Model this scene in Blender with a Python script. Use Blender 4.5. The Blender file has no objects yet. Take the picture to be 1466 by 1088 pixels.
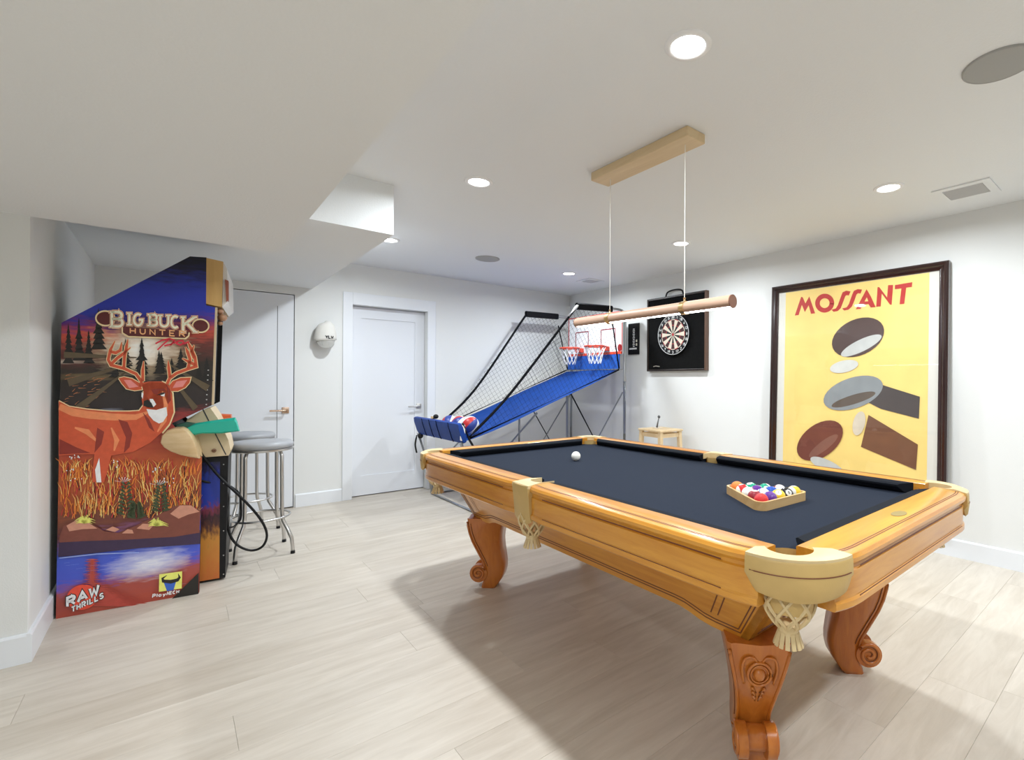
import bpy, bmesh, math, random
from mathutils import Vector, Matrix
random.seed(7)
S = bpy.context.scene
C = bpy.data.collections.new('games_room'); S.collection.children.link(C)

# ------------------------------------------------------------------ camera
F_PX, CX, CY, W_PX, H_PX, CAM_H = 707.1, 865.0, 545.0, 1466.0, 1088.0, 1.25
RIGHT = Vector((0.75452997, -0.65624729, 0.0049019))
DOWN = Vector((0.00464041, -0.00213412, -0.99998696))
FWD = Vector((0.65624919, 0.75454287, 0.001435))
CAMP = Vector((0, 0, CAM_H))
cd = bpy.data.cameras.new('camera'); cam = bpy.data.objects.new('camera', cd); C.objects.link(cam)
cd.sensor_fit = 'HORIZONTAL'; cd.sensor_width = 36.0
cd.lens = F_PX / W_PX * 36.0
cd.shift_x = (W_PX / 2 - CX) / W_PX
cd.shift_y = (CY - H_PX / 2) / W_PX
cd.clip_start = 0.02
cam.matrix_world = Matrix(((RIGHT.x, -DOWN.x, -FWD.x, CAMP.x), (RIGHT.y, -DOWN.y, -FWD.y, CAMP.y),
                           (RIGHT.z, -DOWN.z, -FWD.z, CAMP.z), (0, 0, 0, 1)))
S.camera = cam
# ------------------------------------------------------------------ world, exposure
wd = bpy.data.worlds.new('world'); S.world = wd; wd.use_nodes = True
wd.node_tree.nodes['Background'].inputs[0].default_value = (0.9, 0.93, 1, 1)
wd.node_tree.nodes['Background'].inputs[1].default_value = 0.3
S.view_settings.view_transform = 'Standard'; S.view_settings.look = 'None'
S.view_settings.gamma = 1.0; S.view_settings.use_curve_mapping = False
S.view_settings.exposure = 0.0
LAMP_W = 24.0          # watts of each recessed ceiling lamp
LAMP_COL = (0.88, 0.95, 1.0)
LED_STRENGTH = 11.0

# ------------------------------------------------------------------ room figures (metres)
H = 2.47; XR = 4.25; YB = 5.643; XL = -3.2; YF = -3.0
X_ALC = -0.485; Y_STUB = 3.315; Z_SOF1 = 1.967; X_SOF1 = 0.448; Z_SOF2 = 2.16; X_SOF2 = 1.03; Y_SOF2 = 3.2

def ray(px, py):
    return RIGHT * ((px - CX) / F_PX) + DOWN * ((py - CY) / F_PX) + FWD
def on_plane(px, py, o, n):
    d = ray(px, py); o = Vector(o); n = Vector(n)
    return CAMP + d * (((o - CAMP).dot(n)) / d.dot(n))
def onx(px, py, x): return on_plane(px, py, (x, 0, 0), (1, 0, 0))
def ony(px, py, y): return on_plane(px, py, (0, y, 0), (0, 1, 0))
def onz(px, py, z): return on_plane(px, py, (0, 0, z), (0, 0, 1))

# ------------------------------------------------------------------ materials
MATS = {}
def base(name):
    m = bpy.data.materials.new(name); m.use_nodes = True
    nt = m.node_tree; return m, nt, nt.nodes['Principled BSDF']
def mat(name, col, rough=0.5, metal=0.0, var=0.0, vscale=8.0, bump=0.0, bscale=80.0, emit=0.0, coat=0.0, spec=0.5):
    if name in MATS: return MATS[name]
    m, nt, b = base(name)
    c = (*col, 1)
    b.inputs['Base Color'].default_value = c
    b.inputs['Roughness'].default_value = rough
    b.inputs['Metallic'].default_value = metal
    b.inputs['Specular IOR Level'].default_value = spec
    b.inputs['Coat Weight'].default_value = coat
    b.inputs['Coat Roughness'].default_value = 0.12
    tc = nt.nodes.new('ShaderNodeTexCoord')
    if var:
        n = nt.nodes.new('ShaderNodeTexNoise'); n.inputs['Scale'].default_value = vscale; n.inputs['Detail'].default_value = 5
        r = nt.nodes.new('ShaderNodeMixRGB'); r.blend_type = 'MIX'
        r.inputs[1].default_value = (*[max(0, x * (1 - var)) for x in col], 1)
        r.inputs[2].default_value = (*[min(1, x * (1 + var)) for x in col], 1)
        nt.links.new(tc.outputs['Object'], n.inputs['Vector']); nt.links.new(n.outputs['Fac'], r.inputs[0])
        nt.links.new(r.outputs[0], b.inputs['Base Color'])
    if bump:
        n2 = nt.nodes.new('ShaderNodeTexNoise'); n2.inputs['Scale'].default_value = bscale; n2.inputs['Detail'].default_value = 3
        bp = nt.nodes.new('ShaderNodeBump'); bp.inputs['Strength'].default_value = bump; bp.inputs['Distance'].default_value = 0.002
        nt.links.new(tc.outputs['Object'], n2.inputs['Vector']); nt.links.new(n2.outputs['Fac'], bp.inputs['Height'])
        nt.links.new(bp.outputs[0], b.inputs['Normal'])
    if emit:
        b.inputs['Emission Color'].default_value = c; b.inputs['Emission Strength'].default_value = emit
    MATS[name] = m; return m
def wood(name, dark, light, axis='X', scale=9.0, rough=0.3, coat=0.3, stretch=0.08, rand=0.0, bump=0.05):
    if name in MATS: return MATS[name]
    m, nt, b = base(name); N = nt.nodes.new; L = nt.links.new
    tc = N('ShaderNodeTexCoord'); mp = N('ShaderNodeMapping')
    sc = [1, 1, 1]; sc['XYZ'.index(axis)] = stretch
    mp.inputs['Scale'].default_value = sc
    L(tc.outputs['Object'], mp.inputs['Vector'])
    vec = mp.outputs['Vector']
    if rand:
        oi = N('ShaderNodeObjectInfo'); ad = N('ShaderNodeVectorMath'); ad.operation = 'ADD'
        mu = N('ShaderNodeMath'); mu.operation = 'MULTIPLY'; mu.inputs[1].default_value = 37.0
        L(oi.outputs['Random'], mu.inputs[0]); L(mp.outputs['Vector'], ad.inputs[0]); L(mu.outputs[0], ad.inputs[1]); vec = ad.outputs[0]
    n1 = N('ShaderNodeTexNoise'); n1.inputs['Scale'].default_value = scale * 3; n1.inputs['Detail'].default_value = 7; n1.inputs['Roughness'].default_value = 0.65
    n1.inputs['Distortion'].default_value = 0.6
    L(vec, n1.inputs['Vector'])
    n3 = N('ShaderNodeTexNoise'); n3.inputs['Scale'].default_value = scale * 0.5; n3.inputs['Detail'].default_value = 3
    L(vec, n3.inputs['Vector'])
    mx = N('ShaderNodeMath'); mx.operation = 'MULTIPLY_ADD'; mx.inputs[1].default_value = 0.6
    m2 = N('ShaderNodeMath'); m2.operation = 'MULTIPLY'; m2.inputs[1].default_value = 0.4
    L(n3.outputs['Fac'], m2.inputs[0]); L(n1.outputs['Fac'], mx.inputs[0]); L(m2.outputs[0], mx.inputs[2])
    cr = N('ShaderNodeValToRGB'); cr.color_ramp.elements[0].position = 0.32; cr.color_ramp.elements[1].position = 0.68
    cr.color_ramp.elements[0].color = (*dark, 1); cr.color_ramp.elements[1].color = (*light, 1)
    L(mx.outputs[0], cr.inputs[0]); col = cr.outputs[0]
    if rand:
        hs = N('ShaderNodeHueSaturation'); mr = N('ShaderNodeMapRange'); mr.inputs[3].default_value = 1 - rand; mr.inputs[4].default_value = 1 + rand
        L(oi.outputs['Random'], mr.inputs[0]); L(mr.outputs[0], hs.inputs['Value']); L(col, hs.inputs['Color']); col = hs.outputs[0]
    L(col, b.inputs['Base Color'])
    bp = N('ShaderNodeBump'); bp.inputs['Strength'].default_value = bump; bp.inputs['Distance'].default_value = 0.002
    L(n1.outputs['Fac'], bp.inputs['Height']); L(bp.outputs[0], b.inputs['Normal'])
    b.inputs['Roughness'].default_value = rough; b.inputs['Coat Weight'].default_value = coat; b.inputs['Coat Roughness'].default_value = 0.15
    MATS[name] = m; return m

M_WALL = mat('wall_paint', (0.78, 0.785, 0.77), 0.7, bump=0.25, bscale=220)
M_CEIL = mat('ceiling_paint', (0.795, 0.81, 0.815), 0.8, bump=0.5, bscale=120)
M_TRIM = mat('trim_white', (0.80, 0.82, 0.85), 0.4)
M_DOOR = mat('door_white', (0.78, 0.80, 0.84), 0.4, bump=0.1, bscale=150)
M_GAP = mat('gap_dark', (0.05, 0.05, 0.055), 0.8)
M_PLANK = wood('floor_plank', (0.485, 0.420, 0.342), (0.69, 0.628, 0.545), 'X', 6.0, 0.42, 0.0, 0.13, rand=0.025, bump=0.12)
M_SUB = mat('subfloor', (0.36, 0.32, 0.27), 0.9)
M_OAKY = wood('oak_lengthwise', (0.52, 0.18, 0.014), (0.76, 0.36, 0.045), 'Y', 11, 0.28, 0.35)
M_OAKX = wood('oak_crosswise', (0.52, 0.18, 0.014), (0.76, 0.36, 0.045), 'X', 11, 0.28, 0.35)
M_OAKZ = wood('oak_carved', (0.40, 0.095, 0.010), (0.60, 0.20, 0.026), 'Z', 10, 0.28, 0.4)
M_GROOVE = mat('oak_groove', (0.16, 0.045, 0.012), 0.5)
M_CLOTH = mat('felt', (0.0155, 0.021, 0.035), 0.95, var=0.4, vscale=260, bump=0.3, bscale=900, spec=0.15)
M_CUSH = mat('cushion_felt_shaded', (0.010, 0.012, 0.017), 0.95, var=0.2, vscale=260, spec=0.15)  # same cloth as the bed, darkened to paint its unlit side faces
M_LEATH = mat('leather_tan', (0.56, 0.375, 0.135), 0.5, var=0.15, vscale=14, bump=0.15, bscale=250)
M_LEATHL = mat('leather_cream', (0.67, 0.51, 0.27), 0.45, var=0.1, vscale=14)
M_DARK = mat('duct_shade', (0.03, 0.018, 0.01), 0.9)  # shade inside the ceiling duct, put into the colour
M_BLACK = mat('black_plastic', (0.010, 0.010, 0.011), 0.45, spec=0.25)
M_BLACKPAD = mat('black_padding', (0.008, 0.008, 0.010), 0.85, spec=0.1)
M_STEEL = mat('brushed_steel', (0.62, 0.61, 0.60), 0.28, 1.0)
M_TUBE = mat('grey_tube', (0.42, 0.43, 0.44), 0.35, 0.6)
M_BLUE = mat('blue_fabric', (0.018, 0.105, 0.47), 0.6, var=0.25, vscale=9, bump=0.2, bscale=40, spec=0.25)
M_BLUED = mat('blue_pad', (0.008, 0.048, 0.27), 0.5, var=0.25, vscale=20, spec=0.2)
M_WHITE = mat('white_gloss', (0.85, 0.85, 0.85), 0.35)
M_RED = mat('red_print', (0.55, 0.03, 0.03), 0.4)
M_ORANGE = mat('red_orange_rim', (0.75, 0.07, 0.03), 0.4)
M_PINE = wood('pine', (0.66, 0.47, 0.26), (0.80, 0.62, 0.38), 'Z', 9, 0.5, 0.0)
M_BRASS = mat('brass', (0.72, 0.50, 0.24), 0.3, 0.9)
M_CHROME = mat('chrome', (0.75, 0.75, 0.76), 0.15, 1.0)

# ------------------------------------------------------------------ mesh helpers
def link(name, me, m, parent=None, smooth=False):
    o = bpy.data.objects.new(name, me); C.objects.link(o)
    if m is not None:
        for k in (m if isinstance(m, (list, tuple)) else [m]): me.materials.append(k)
    if smooth:
        for p in me.polygons: p.use_smooth = True
    if parent is not None: o.parent = parent
    return o
def obj(name, bm, m, parent=None, smooth=False, auto=None):
    bmesh.ops.recalc_face_normals(bm, faces=bm.faces[:])
    if auto is not None:
        for f in bm.faces: f.smooth = True
        for e in bm.edges:
            if len(e.link_faces) == 2 and e.calc_face_angle(0) > math.radians(auto): e.smooth = False
    me = bpy.data.meshes.new(name); bm.to_mesh(me); bm.free()
    return link(name, me, m, parent, smooth)
def flat(name, bm, m, parent=None):
    me = bpy.data.meshes.new(name); bm.to_mesh(me); bm.free()
    return link(name, me, m, parent)
def thing(name, label, cat, loc=(0, 0, 0), rz=0.0, group=None):
    o = bpy.data.objects.new(name, None); C.objects.link(o); o.empty_display_size = 0.1
    o.location = loc; o.rotation_euler = (0, 0, rz); tag(o, label, cat, group); return o
def tag(o, label, cat, group=None):
    o['label'] = label; o['category'] = cat
    if group: o['group'] = group
    return o
def struct(o, label=None):
    o['kind'] = 'structure'
    if label: o['label'] = label
    return o
def nb(): return bmesh.new()
def box(bm, a, b, bev=0.0, seg=2):
    r = bmesh.ops.create_cube(bm, size=1.0); vs = r['verts']
    a = Vector(a); b = Vector(b)
    for v in vs: v.co = Vector((a[i] + (v.co[i] + 0.5) * (b[i] - a[i]) for i in range(3)))
    if bev:
        es = list({e for v in vs for e in v.link_edges})
        bmesh.ops.bevel(bm, geom=es, offset=bev, segments=seg, affect='EDGES', profile=0.5)
    return bm
def obox(bm, c, ux, uy, uz):
    """box given by centre and three half-axis vectors"""
    c = Vector(c); V = []
    for i in (-1, 1):
        for j in (-1, 1):
            for k in (-1, 1): V.append(bm.verts.new(c + Vector(ux) * i + Vector(uy) * j + Vector(uz) * k))
    for f in ((0, 1, 3, 2), (4, 6, 7, 5), (0, 4, 5, 1), (2, 3, 7, 6), (0, 2, 6, 4), (1, 5, 7, 3)):
        bm.faces.new([V[i] for i in f])
    return bm
def prism(bm, pts, fn0, fn1):
    """extrude polygon pts (2-D) between two placing functions"""
    a = [bm.verts.new(fn0(p)) for p in pts]; b = [bm.verts.new(fn1(p)) for p in pts]
    n = len(pts)
    bm.faces.new(a[::-1]); bm.faces.new(b)
    for i in range(n): bm.faces.new((a[i], a[(i + 1) % n], b[(i + 1) % n], b[i]))
    return bm
def frame_of(t):
    t = t.normalized(); up = Vector((0, 0, 1)) if abs(t.z) < 0.95 else Vector((1, 0, 0))
    x = t.cross(up).normalized(); return x, x.cross(t).normalized()
def tube(bm, pts, r, seg=10, closed=False, caps=True):
    pts = [Vector(p) for p in pts]; n = len(pts); rings = []
    rr = r if isinstance(r, (list, tuple)) else [r] * n
    px = None
    for i, p in enumerate(pts):
        if closed: t = pts[(i + 1) % n] - pts[i - 1]
        else: t = pts[min(i + 1, n - 1)] - pts[max(i - 1, 0)]
        t.normalize()
        if px is None: x, y = frame_of(t)
        else:
            x = (px - t * px.dot(t))
            if x.length < 1e-6: x, _ = frame_of(t)
            x.normalize(); y = t.cross(x)
        px = x
        rings.append([bm.verts.new(p + (x * math.cos(2 * math.pi * k / seg) + y * math.sin(2 * math.pi * k / seg)) * rr[i]) for k in range(seg)])
    for i in range(n if closed else n - 1):
        a, b = rings[i], rings[(i + 1) % n]
        for k in range(seg): bm.faces.new((a[k], a[(k + 1) % seg], b[(k + 1) % seg], b[k]))
    if caps and not closed:
        bm.faces.new(rings[0][::-1]); bm.faces.new(rings[-1])
    return bm
def smoothpath(pts, n=8):
    """Catmull-Rom through pts"""
    P = [Vector(p) for p in pts]; P = [P[0] * 2 - P[1]] + P + [P[-1] * 2 - P[-2]]; out = []
    for i in range(1, len(P) - 2):
        for k in range(n):
            t = k / n; a, b, c, d = P[i - 1], P[i], P[i + 1], P[i + 2]
            out.append(0.5 * ((2 * b) + (c - a) * t + (2 * a - 5 * b + 4 * c - d) * t * t + (3 * b - a - 3 * c + d) * t ** 3))
    out.append(P[-2]); return out
def lathe(bm, prof, c=(0, 0, 0), seg=28, axis='Z', capped=True):
    c = Vector(c); rings = []
    def put(r, h, a):
        x, y = r * math.cos(a), r * math.sin(a)
        return c + (Vector((x, y, h)) if axis == 'Z' else Vector((h, x, y)) if axis == 'X' else Vector((x, h, y)))
    for r, h in prof: rings.append([bm.verts.new(put(max(r, 1e-5), h, 2 * math.pi * k / seg)) for k in range(seg)])
    for a, b in zip(rings, rings[1:]):
        for k in range(seg): bm.faces.new((a[k], a[(k + 1) % seg], b[(k + 1) % seg], b[k]))
    if capped:
        bm.faces.new(rings[0][::-1]); bm.faces.new(rings[-1])
    return bm
def loft(bm, rings, capped=True):
    R = [[bm.verts.new(Vector(p)) for p in r] for r in rings]; n = len(R[0])
    for a, b in zip(R, R[1:]):
        for k in range(n): bm.faces.new((a[k], a[(k + 1) % n], b[(k + 1) % n], b[k]))
    if capped: bm.faces.new(R[0][::-1]); bm.faces.new(R[-1])
    return bm
def ball(bm, c, r, u=20, v=12, sc=(1, 1, 1)):
    res = bmesh.ops.create_uvsphere(bm, u_segments=u, v_segments=v, radius=1.0)
    for w in res['verts']: w.co = Vector(c) + Vector((w.co.x * r * sc[0], w.co.y * r * sc[1], w.co.z * r * sc[2]))
    return bm
def arc(cx, cy, r, a0, a1, n):
    return [(cx + r * math.cos(math.radians(a0 + (a1 - a0) * i / n)), cy + r * math.sin(math.radians(a0 + (a1 - a0) * i / n))) for i in range(n + 1)]
# flat print: polygons and strokes placed by a function (2-D -> 3-D)
def poly(bm, pts, fn):
    vs = [bm.verts.new(fn(p)) for p in pts]
    try: f = bm.faces.new(vs)
    except ValueError: return
    f.normal_update(); return f
def stroke(bm, pts, w, fn, taper=None):
    n = len(pts); L = []; R_ = []
    for i, p in enumerate(pts):
        q0 = pts[max(i - 1, 0)]; q1 = pts[min(i + 1, n - 1)]
        tx, ty = q1[0] - q0[0], q1[1] - q0[1]; l = math.hypot(tx, ty) or 1
        if 0 < i < n - 1:   # mitre
            ax, ay = p[0] - q0[0], p[1] - q0[1]; bx, by = q1[0] - p[0], q1[1] - p[1]
            la, lb = math.hypot(ax, ay) or 1, math.hypot(bx, by) or 1
            tx, ty = ax / la + bx / lb, ay / la + by / lb; l = math.hypot(tx, ty) or 1
            k = min(1.8, 1 / max(0.35, (tx / l) * (ax / la) + (ty / l) * (ay / la)))
        else: k = 1
        ww = (w if taper is None else w * taper[i]) * 0.5 * k
        nx, ny = -ty / l * ww, tx / l * ww
        L.append(bm.verts.new(fn((p[0] + nx, p[1] + ny)))); R_.append(bm.verts.new(fn((p[0] - nx, p[1] - ny))))
    for i in range(n - 1): bm.faces.new((L[i], L[i + 1], R_[i + 1], R_[i]))
def ell(cx, cy, rx, ry, rot=0, n=28):
    c, s = math.cos(math.radians(rot)), math.sin(math.radians(rot)); o = []
    for i in range(n):
        a = 2 * math.pi * i / n; x, y = rx * math.cos(a), ry * math.sin(a); o.append((cx + x * c - y * s, cy + x * s + y * c))
    return o
def _arc(cx, cy, rx, ry, a0, a1, n=10): return [(cx + rx * math.cos(math.radians(a0 + (a1 - a0) * i / n)), cy + ry * math.sin(math.radians(a0 + (a1 - a0) * i / n))) for i in range(n + 1)]
# stroke letters in a unit box, y down
LET = {
 'A': [[(0, 1), (.5, 0), (1, 1)], [(.2, .68), (.8, .68)]],
 'B': [[(.1, 1), (.1, 0)], [(.1, 0), (.6, 0)] + _arc(.6, .24, .3, .24, -90, 90) + [(.1, .48)], [(.1, .48), (.62, .48)] + _arc(.62, .74, .34, .26, -90, 90) + [(.1, 1)]],
 'C': [_arc(.5, .5, .45, .5, -50, -310, 16)],
 'E': [[(.9, 0), (.1, 0), (.1, 1), (.9, 1)], [(.1, .5), (.75, .5)]],
 'G': [_arc(.5, .5, .45, .5, -50, -360, 18) + [(.55, .5)]],
 'H': [[(.1, 0), (.1, 1)], [(.9, 0), (.9, 1)], [(.1, .5), (.9, .5)]],
 'I': [[(.5, 0), (.5, 1)]],
 'K': [[(.1, 0), (.1, 1)], [(.9, 0), (.1, .55)], [(.35, .4), (.95, 1)]],
 'L': [[(.1, 0), (.1, 1), (.9, 1)]],
 'M': [[(.02, 1), (.2, 0), (.5, .75), (.8, 0), (.98, 1)]],
 'N': [[(.1, 1), (.1, 0), (.9, 1), (.9, 0)]],
 'O': [_arc(.5, .5, .45, .5, 0, 360, 22)],
 'P': [[(.1, 1), (.1, 0), (.6, 0)] + _arc(.6, .27, .32, .27, -90, 90) + [(.1, .54)]],
 'R': [[(.1, 1), (.1, 0), (.6, 0)] + _arc(.6, .25, .32, .25, -90, 90) + [(.1, .5)], [(.45, .5), (.95, 1)]],
 'S': [_arc(.5, .25, .4, .25, -20, -270, 12) + _arc(.5, .75, .42, .25, -90, 160, 12)],
 'T': [[(0, 0), (1, 0)], [(.5, 0), (.5, 1)]],
 'U': [[(.1, 0), (.1, .6)] + _arc(.5, .6, .4, .4, 180, 0)[1:] + [(.9, 0)]],
 'W': [[(0, 0), (.25, 1), (.5, .3), (.75, 1), (1, 0)]],
 'Y': [[(0, 0), (.5, .5), (1, 0)], [(.5, .5), (.5, 1)]],
 'a': [_arc(.45, .7, .38, .3, 0, 360, 14), [(.85, .4), (.85, 1)]],
 'l': [[(.5, 0), (.5, 1)]],
 'y': [[(.1, .4), (.5, 1)], [(.9, .4), (.3, 1.35)]],
 '0': [_arc(.5, .5, .4, .5, 0, 360, 16)], '1': [[(.25, .2), (.5, 0), (.5, 1)]],
 '2': [_arc(.5, .28, .4, .28, 190, 370, 8) + [(.1, 1), (.95, 1)]],
 '3': [_arc(.45, .25, .38, .25, 200, 450, 10), _arc(.45, .74, .42, .26, -90, 160, 10)],
 '4': [[(.7, 1), (.7, 0), (.05, .7), (.95, .7)]], '5': [[(.85, 0), (.2, 0), (.15, .45)] + _arc(.45, .7, .42, .3, -110, 150, 10)],
 '6': [[(.75, 0), (.2, .5)] + _arc(.5, .7, .4, .3, 200, 560, 14)], '7': [[(.05, 0), (.95, 0), (.35, 1)]],
 '8': [_arc(.5, .25, .36, .25, 90, 450, 14), _arc(.5, .74, .42, .26, -90, 270, 14)],
 '9': [_arc(.5, .3, .4, .3, 0, 360, 14), [(.9, .3), (.5, 1)]],
}
def letter(bm, ch, x, y, w, h, sw, fn, shear=0.0, rise=0.0):
    """rise: slope of the base line"""
    for s in LET[ch]:
        stroke(bm, [(x + p[0] * w + (1 - p[1]) * h * shear, y + p[1] * h + (p[0] * w) * rise) for p in s], sw, fn)
def word(bm, txt, x, y, w, h, sw, fn, gap=0.25, shear=0.0, rise=0.0):
    cx = x
    for ch in txt:
        lw = w * (0.35 if ch in 'Il1' else 1.0)
        if ch != ' ': letter(bm, ch, cx, y + (cx - x) * rise, lw, h, sw, fn, shear, rise)
        cx += lw + w * gap
    return cx
def copytree(o, parent=None):
    c = o.copy(); C.objects.link(c); c.parent = parent
    for ch in [k for k in bpy.data.objects if k.parent is o]: copytree(ch, c)
    return c
def mroot(o):
    m = Matrix.Identity(4)
    while o is not None:
        m = o.matrix_basis @ m; o = o.parent
    return m
def wpart(name, bm, m, parent, smooth=False, auto=None, flatprint=False):
    """mesh given in world coordinates, stored in the parent's space"""
    bmesh.ops.transform(bm, matrix=mroot(parent).inverted(), verts=bm.verts[:])
    return flat(name, bm, m, parent) if flatprint else obj(name, bm, m, parent, smooth, auto)

# ================================================================== STRUCTURE
bm = nb(); box(bm, (XL - .15, YF - .15, -0.08), (XR + .15, YB + .25, -0.006))
floor = struct(obj('floor', bm, M_SUB), 'pale greige wood-look plank floor')
PW, PL, GAPW = 0.23, 1.50, 0.0007
k = 0; y = YF; row = 0; cache = {}
while y < YB + .1:
    y1 = min(y + PW, YB + .1); x = XL - random.uniform(0.1, 1.3)
    while x < XR:
        xa, xb = max(x, XL), min(x + PL, XR)
        if xb - xa > 0.02:
            key = (round(xb - xa, 4), round(y1 - y, 4))
            if key not in cache:
                b2 = nb(); box(b2, (0, 0, -0.006), (xb - xa - GAPW, y1 - y - GAPW, 0.0), 0.0004, 1)
                me = bpy.data.meshes.new('plank'); b2.to_mesh(me); b2.free(); me.materials.append(M_PLANK); cache[key] = me
            o = bpy.data.objects.new('plank', cache[key]); C.objects.link(o); o.parent = floor; o.location = (xa, y, 0)
        x += PL
    y += PW; row += 1

# back wall with two door openings
D1 = (0.02, 0.885, 2.085); D2 = (1.405, 2.20, 2.045)
bm = nb()
T = 0.12
for a, b in ((XL, D1[0]), (D1[1], D2[0]), (D2[1], XR + .12)): box(bm, (a, YB, 0), (b, YB + T, H))
box(bm, (D1[0], YB, D1[2]), (D1[1], YB + T, H)); box(bm, (D2[0], YB, D2[2]), (D2[1], YB + T, H))
struct(obj('wall_back', bm, M_WALL), 'white painted wall with two doors')
bm = nb(); box(bm, (XR, YF - .12, 0), (XR + .12, YB, H)); struct(obj('wall_right', bm, M_WALL), 'white painted wall with the framed poster')
bm = nb(); box(bm, (XL, Y_STUB, 0), (X_ALC, YB, Z_SOF2)); struct(obj('wall_left', bm, M_WALL), 'white painted wall end beside the arcade cabinet')
bm = nb(); box(bm, (XL - .12, YF, 0), (XL, YB, H)); struct(obj('wall_side', bm, M_WALL))
bm = nb(); box(bm, (XL - .12, YF - .12, 0), (XR, YF, H)); struct(obj('wall_rear', bm, M_WALL))
bm = nb(); box(bm, (XL - .12, YF - .12, H), (XR + .12, YB + .12, H + .12)); ceil = struct(obj('ceiling', bm, M_CEIL), 'white textured ceiling with dropped soffits')
bm = nb(); box(bm, (XL, YF, Z_SOF1), (X_SOF1, Y_STUB, H)); obj('soffit', bm, M_CEIL, ceil)
bm = nb(); box(bm, (XL, Y_STUB, Z_SOF2), (X_SOF2, YB, H)); box(bm, (X_SOF1, Y_SOF2, Z_SOF2), (X_SOF2, Y_STUB, H)); obj('soffit', bm, M_CEIL, ceil)
# hallway stubs behind the door gaps are closed by the leaves themselves
bm = nb(); box(bm, (D1[0] - .1, YB + T, 0), (D2[1] + .1, YB + T + .05, 2.3)); struct(obj('wall_behind', bm, M_GAP))

def baseboard(name, a, b, nrm):
    bm = nb(); a = Vector(a); b = Vector(b); n = Vector(nrm)
    prof = [(0, 0), (0.015, 0), (0.015, 0.118), (0.010, 0.126), (0, 0.128)]
    prism(bm, prof, lambda p: a + n * p[0] + Vector((0, 0, p[1])), lambda p: b + n * p[0] + Vector((0, 0, p[1])))
    return struct(obj(name, bm, M_TRIM))
baseboard('baseboard_right', (XR, YF, 0), (XR, YB, 0), (-1, 0, 0))
baseboard('baseboard_back', (D2[1] + .10, YB, 0), (XR - .015, YB, 0), (0, -1, 0))
baseboard('baseboard_middle', (D1[1] + .012, YB, 0), (D2[0] - .095, YB, 0), (0, -1, 0))
baseboard('baseboard_left', (XL, Y_STUB, 0), (X_ALC, Y_STUB, 0), (0, -1, 0))
baseboard('baseboard_alcove', (X_ALC, Y_STUB - .015, 0), (X_ALC, YB, 0), (1, 0, 0))

# door_1: flush door without casing
def lever(parent, x, y, z, m, sq=0.032):
    b = nb(); box(b, (x - sq, y - .010, z - sq), (x + sq, y, z + sq), .003)
    tube(b, [(x, y - .008, z), (x, y - .055, z)], .011, 12)
    tube(b, smoothpath([(x, y - .052, z), (x - .03, y - .058, z), (x - .135, y - .056, z)], 4), .010, 10)
    return obj('handle', b, m, parent, auto=40)
bm = nb(); fy = YB + .004
box(bm, (D1[0] + .004, fy, .012), (D1[1] - .007, fy + .04, D1[2] - .007))
d1 = struct(obj('door_1', bm, M_DOOR), 'flush white door with dark outline')
bm = nb(); box(bm, (.742, fy - .0015, .16), (.746, fy + .001, 1.96)); obj('stile_groove', bm, M_GAP, d1)
lever(d1, 0.812, fy, 0.955, mat('bronze_handle', (.55, .40, .30), .25, 1.0), .03)
# door_2: shaker door in a casing
ly = YB + .085
bm = nb(); ww = 0.105; xa, xb, zt = D2[0] + .004, D2[1] - .004, D2[2] - .006
box(bm, (xa, ly, .010), (xa + ww, ly + .035, zt)); box(bm, (xb - ww, ly, .010), (xb, ly + .035, zt))
box(bm, (xa + ww, ly, .010), (xb - ww, ly + .035, .22)); box(bm, (xa + ww, ly, zt - .12), (xb - ww, ly + .035, zt))
box(bm, (xa + ww, ly + .010, .22), (xb - ww, ly + .03, zt - .12))
d2 = struct(obj('door_2', bm, M_DOOR), 'white shaker panel door in white casing')
lever(d2, xb - .062, ly, 0.955, M_STEEL, .028)
bm = nb()
box(bm, (D2[0] - .093, YB - .014, 0), (D2[0], YB, D2[2] + .125), .002, 1); box(bm, (D2[1], YB - .014, 0), (D2[1] + .093, YB, D2[2] + .125), .002, 1)
box(bm, (D2[0], YB - .014, D2[2]), (D2[1], YB, D2[2] + .125), .002, 1)
struct(obj('trim_1', bm, M_TRIM), 'flat white door casing')

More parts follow.
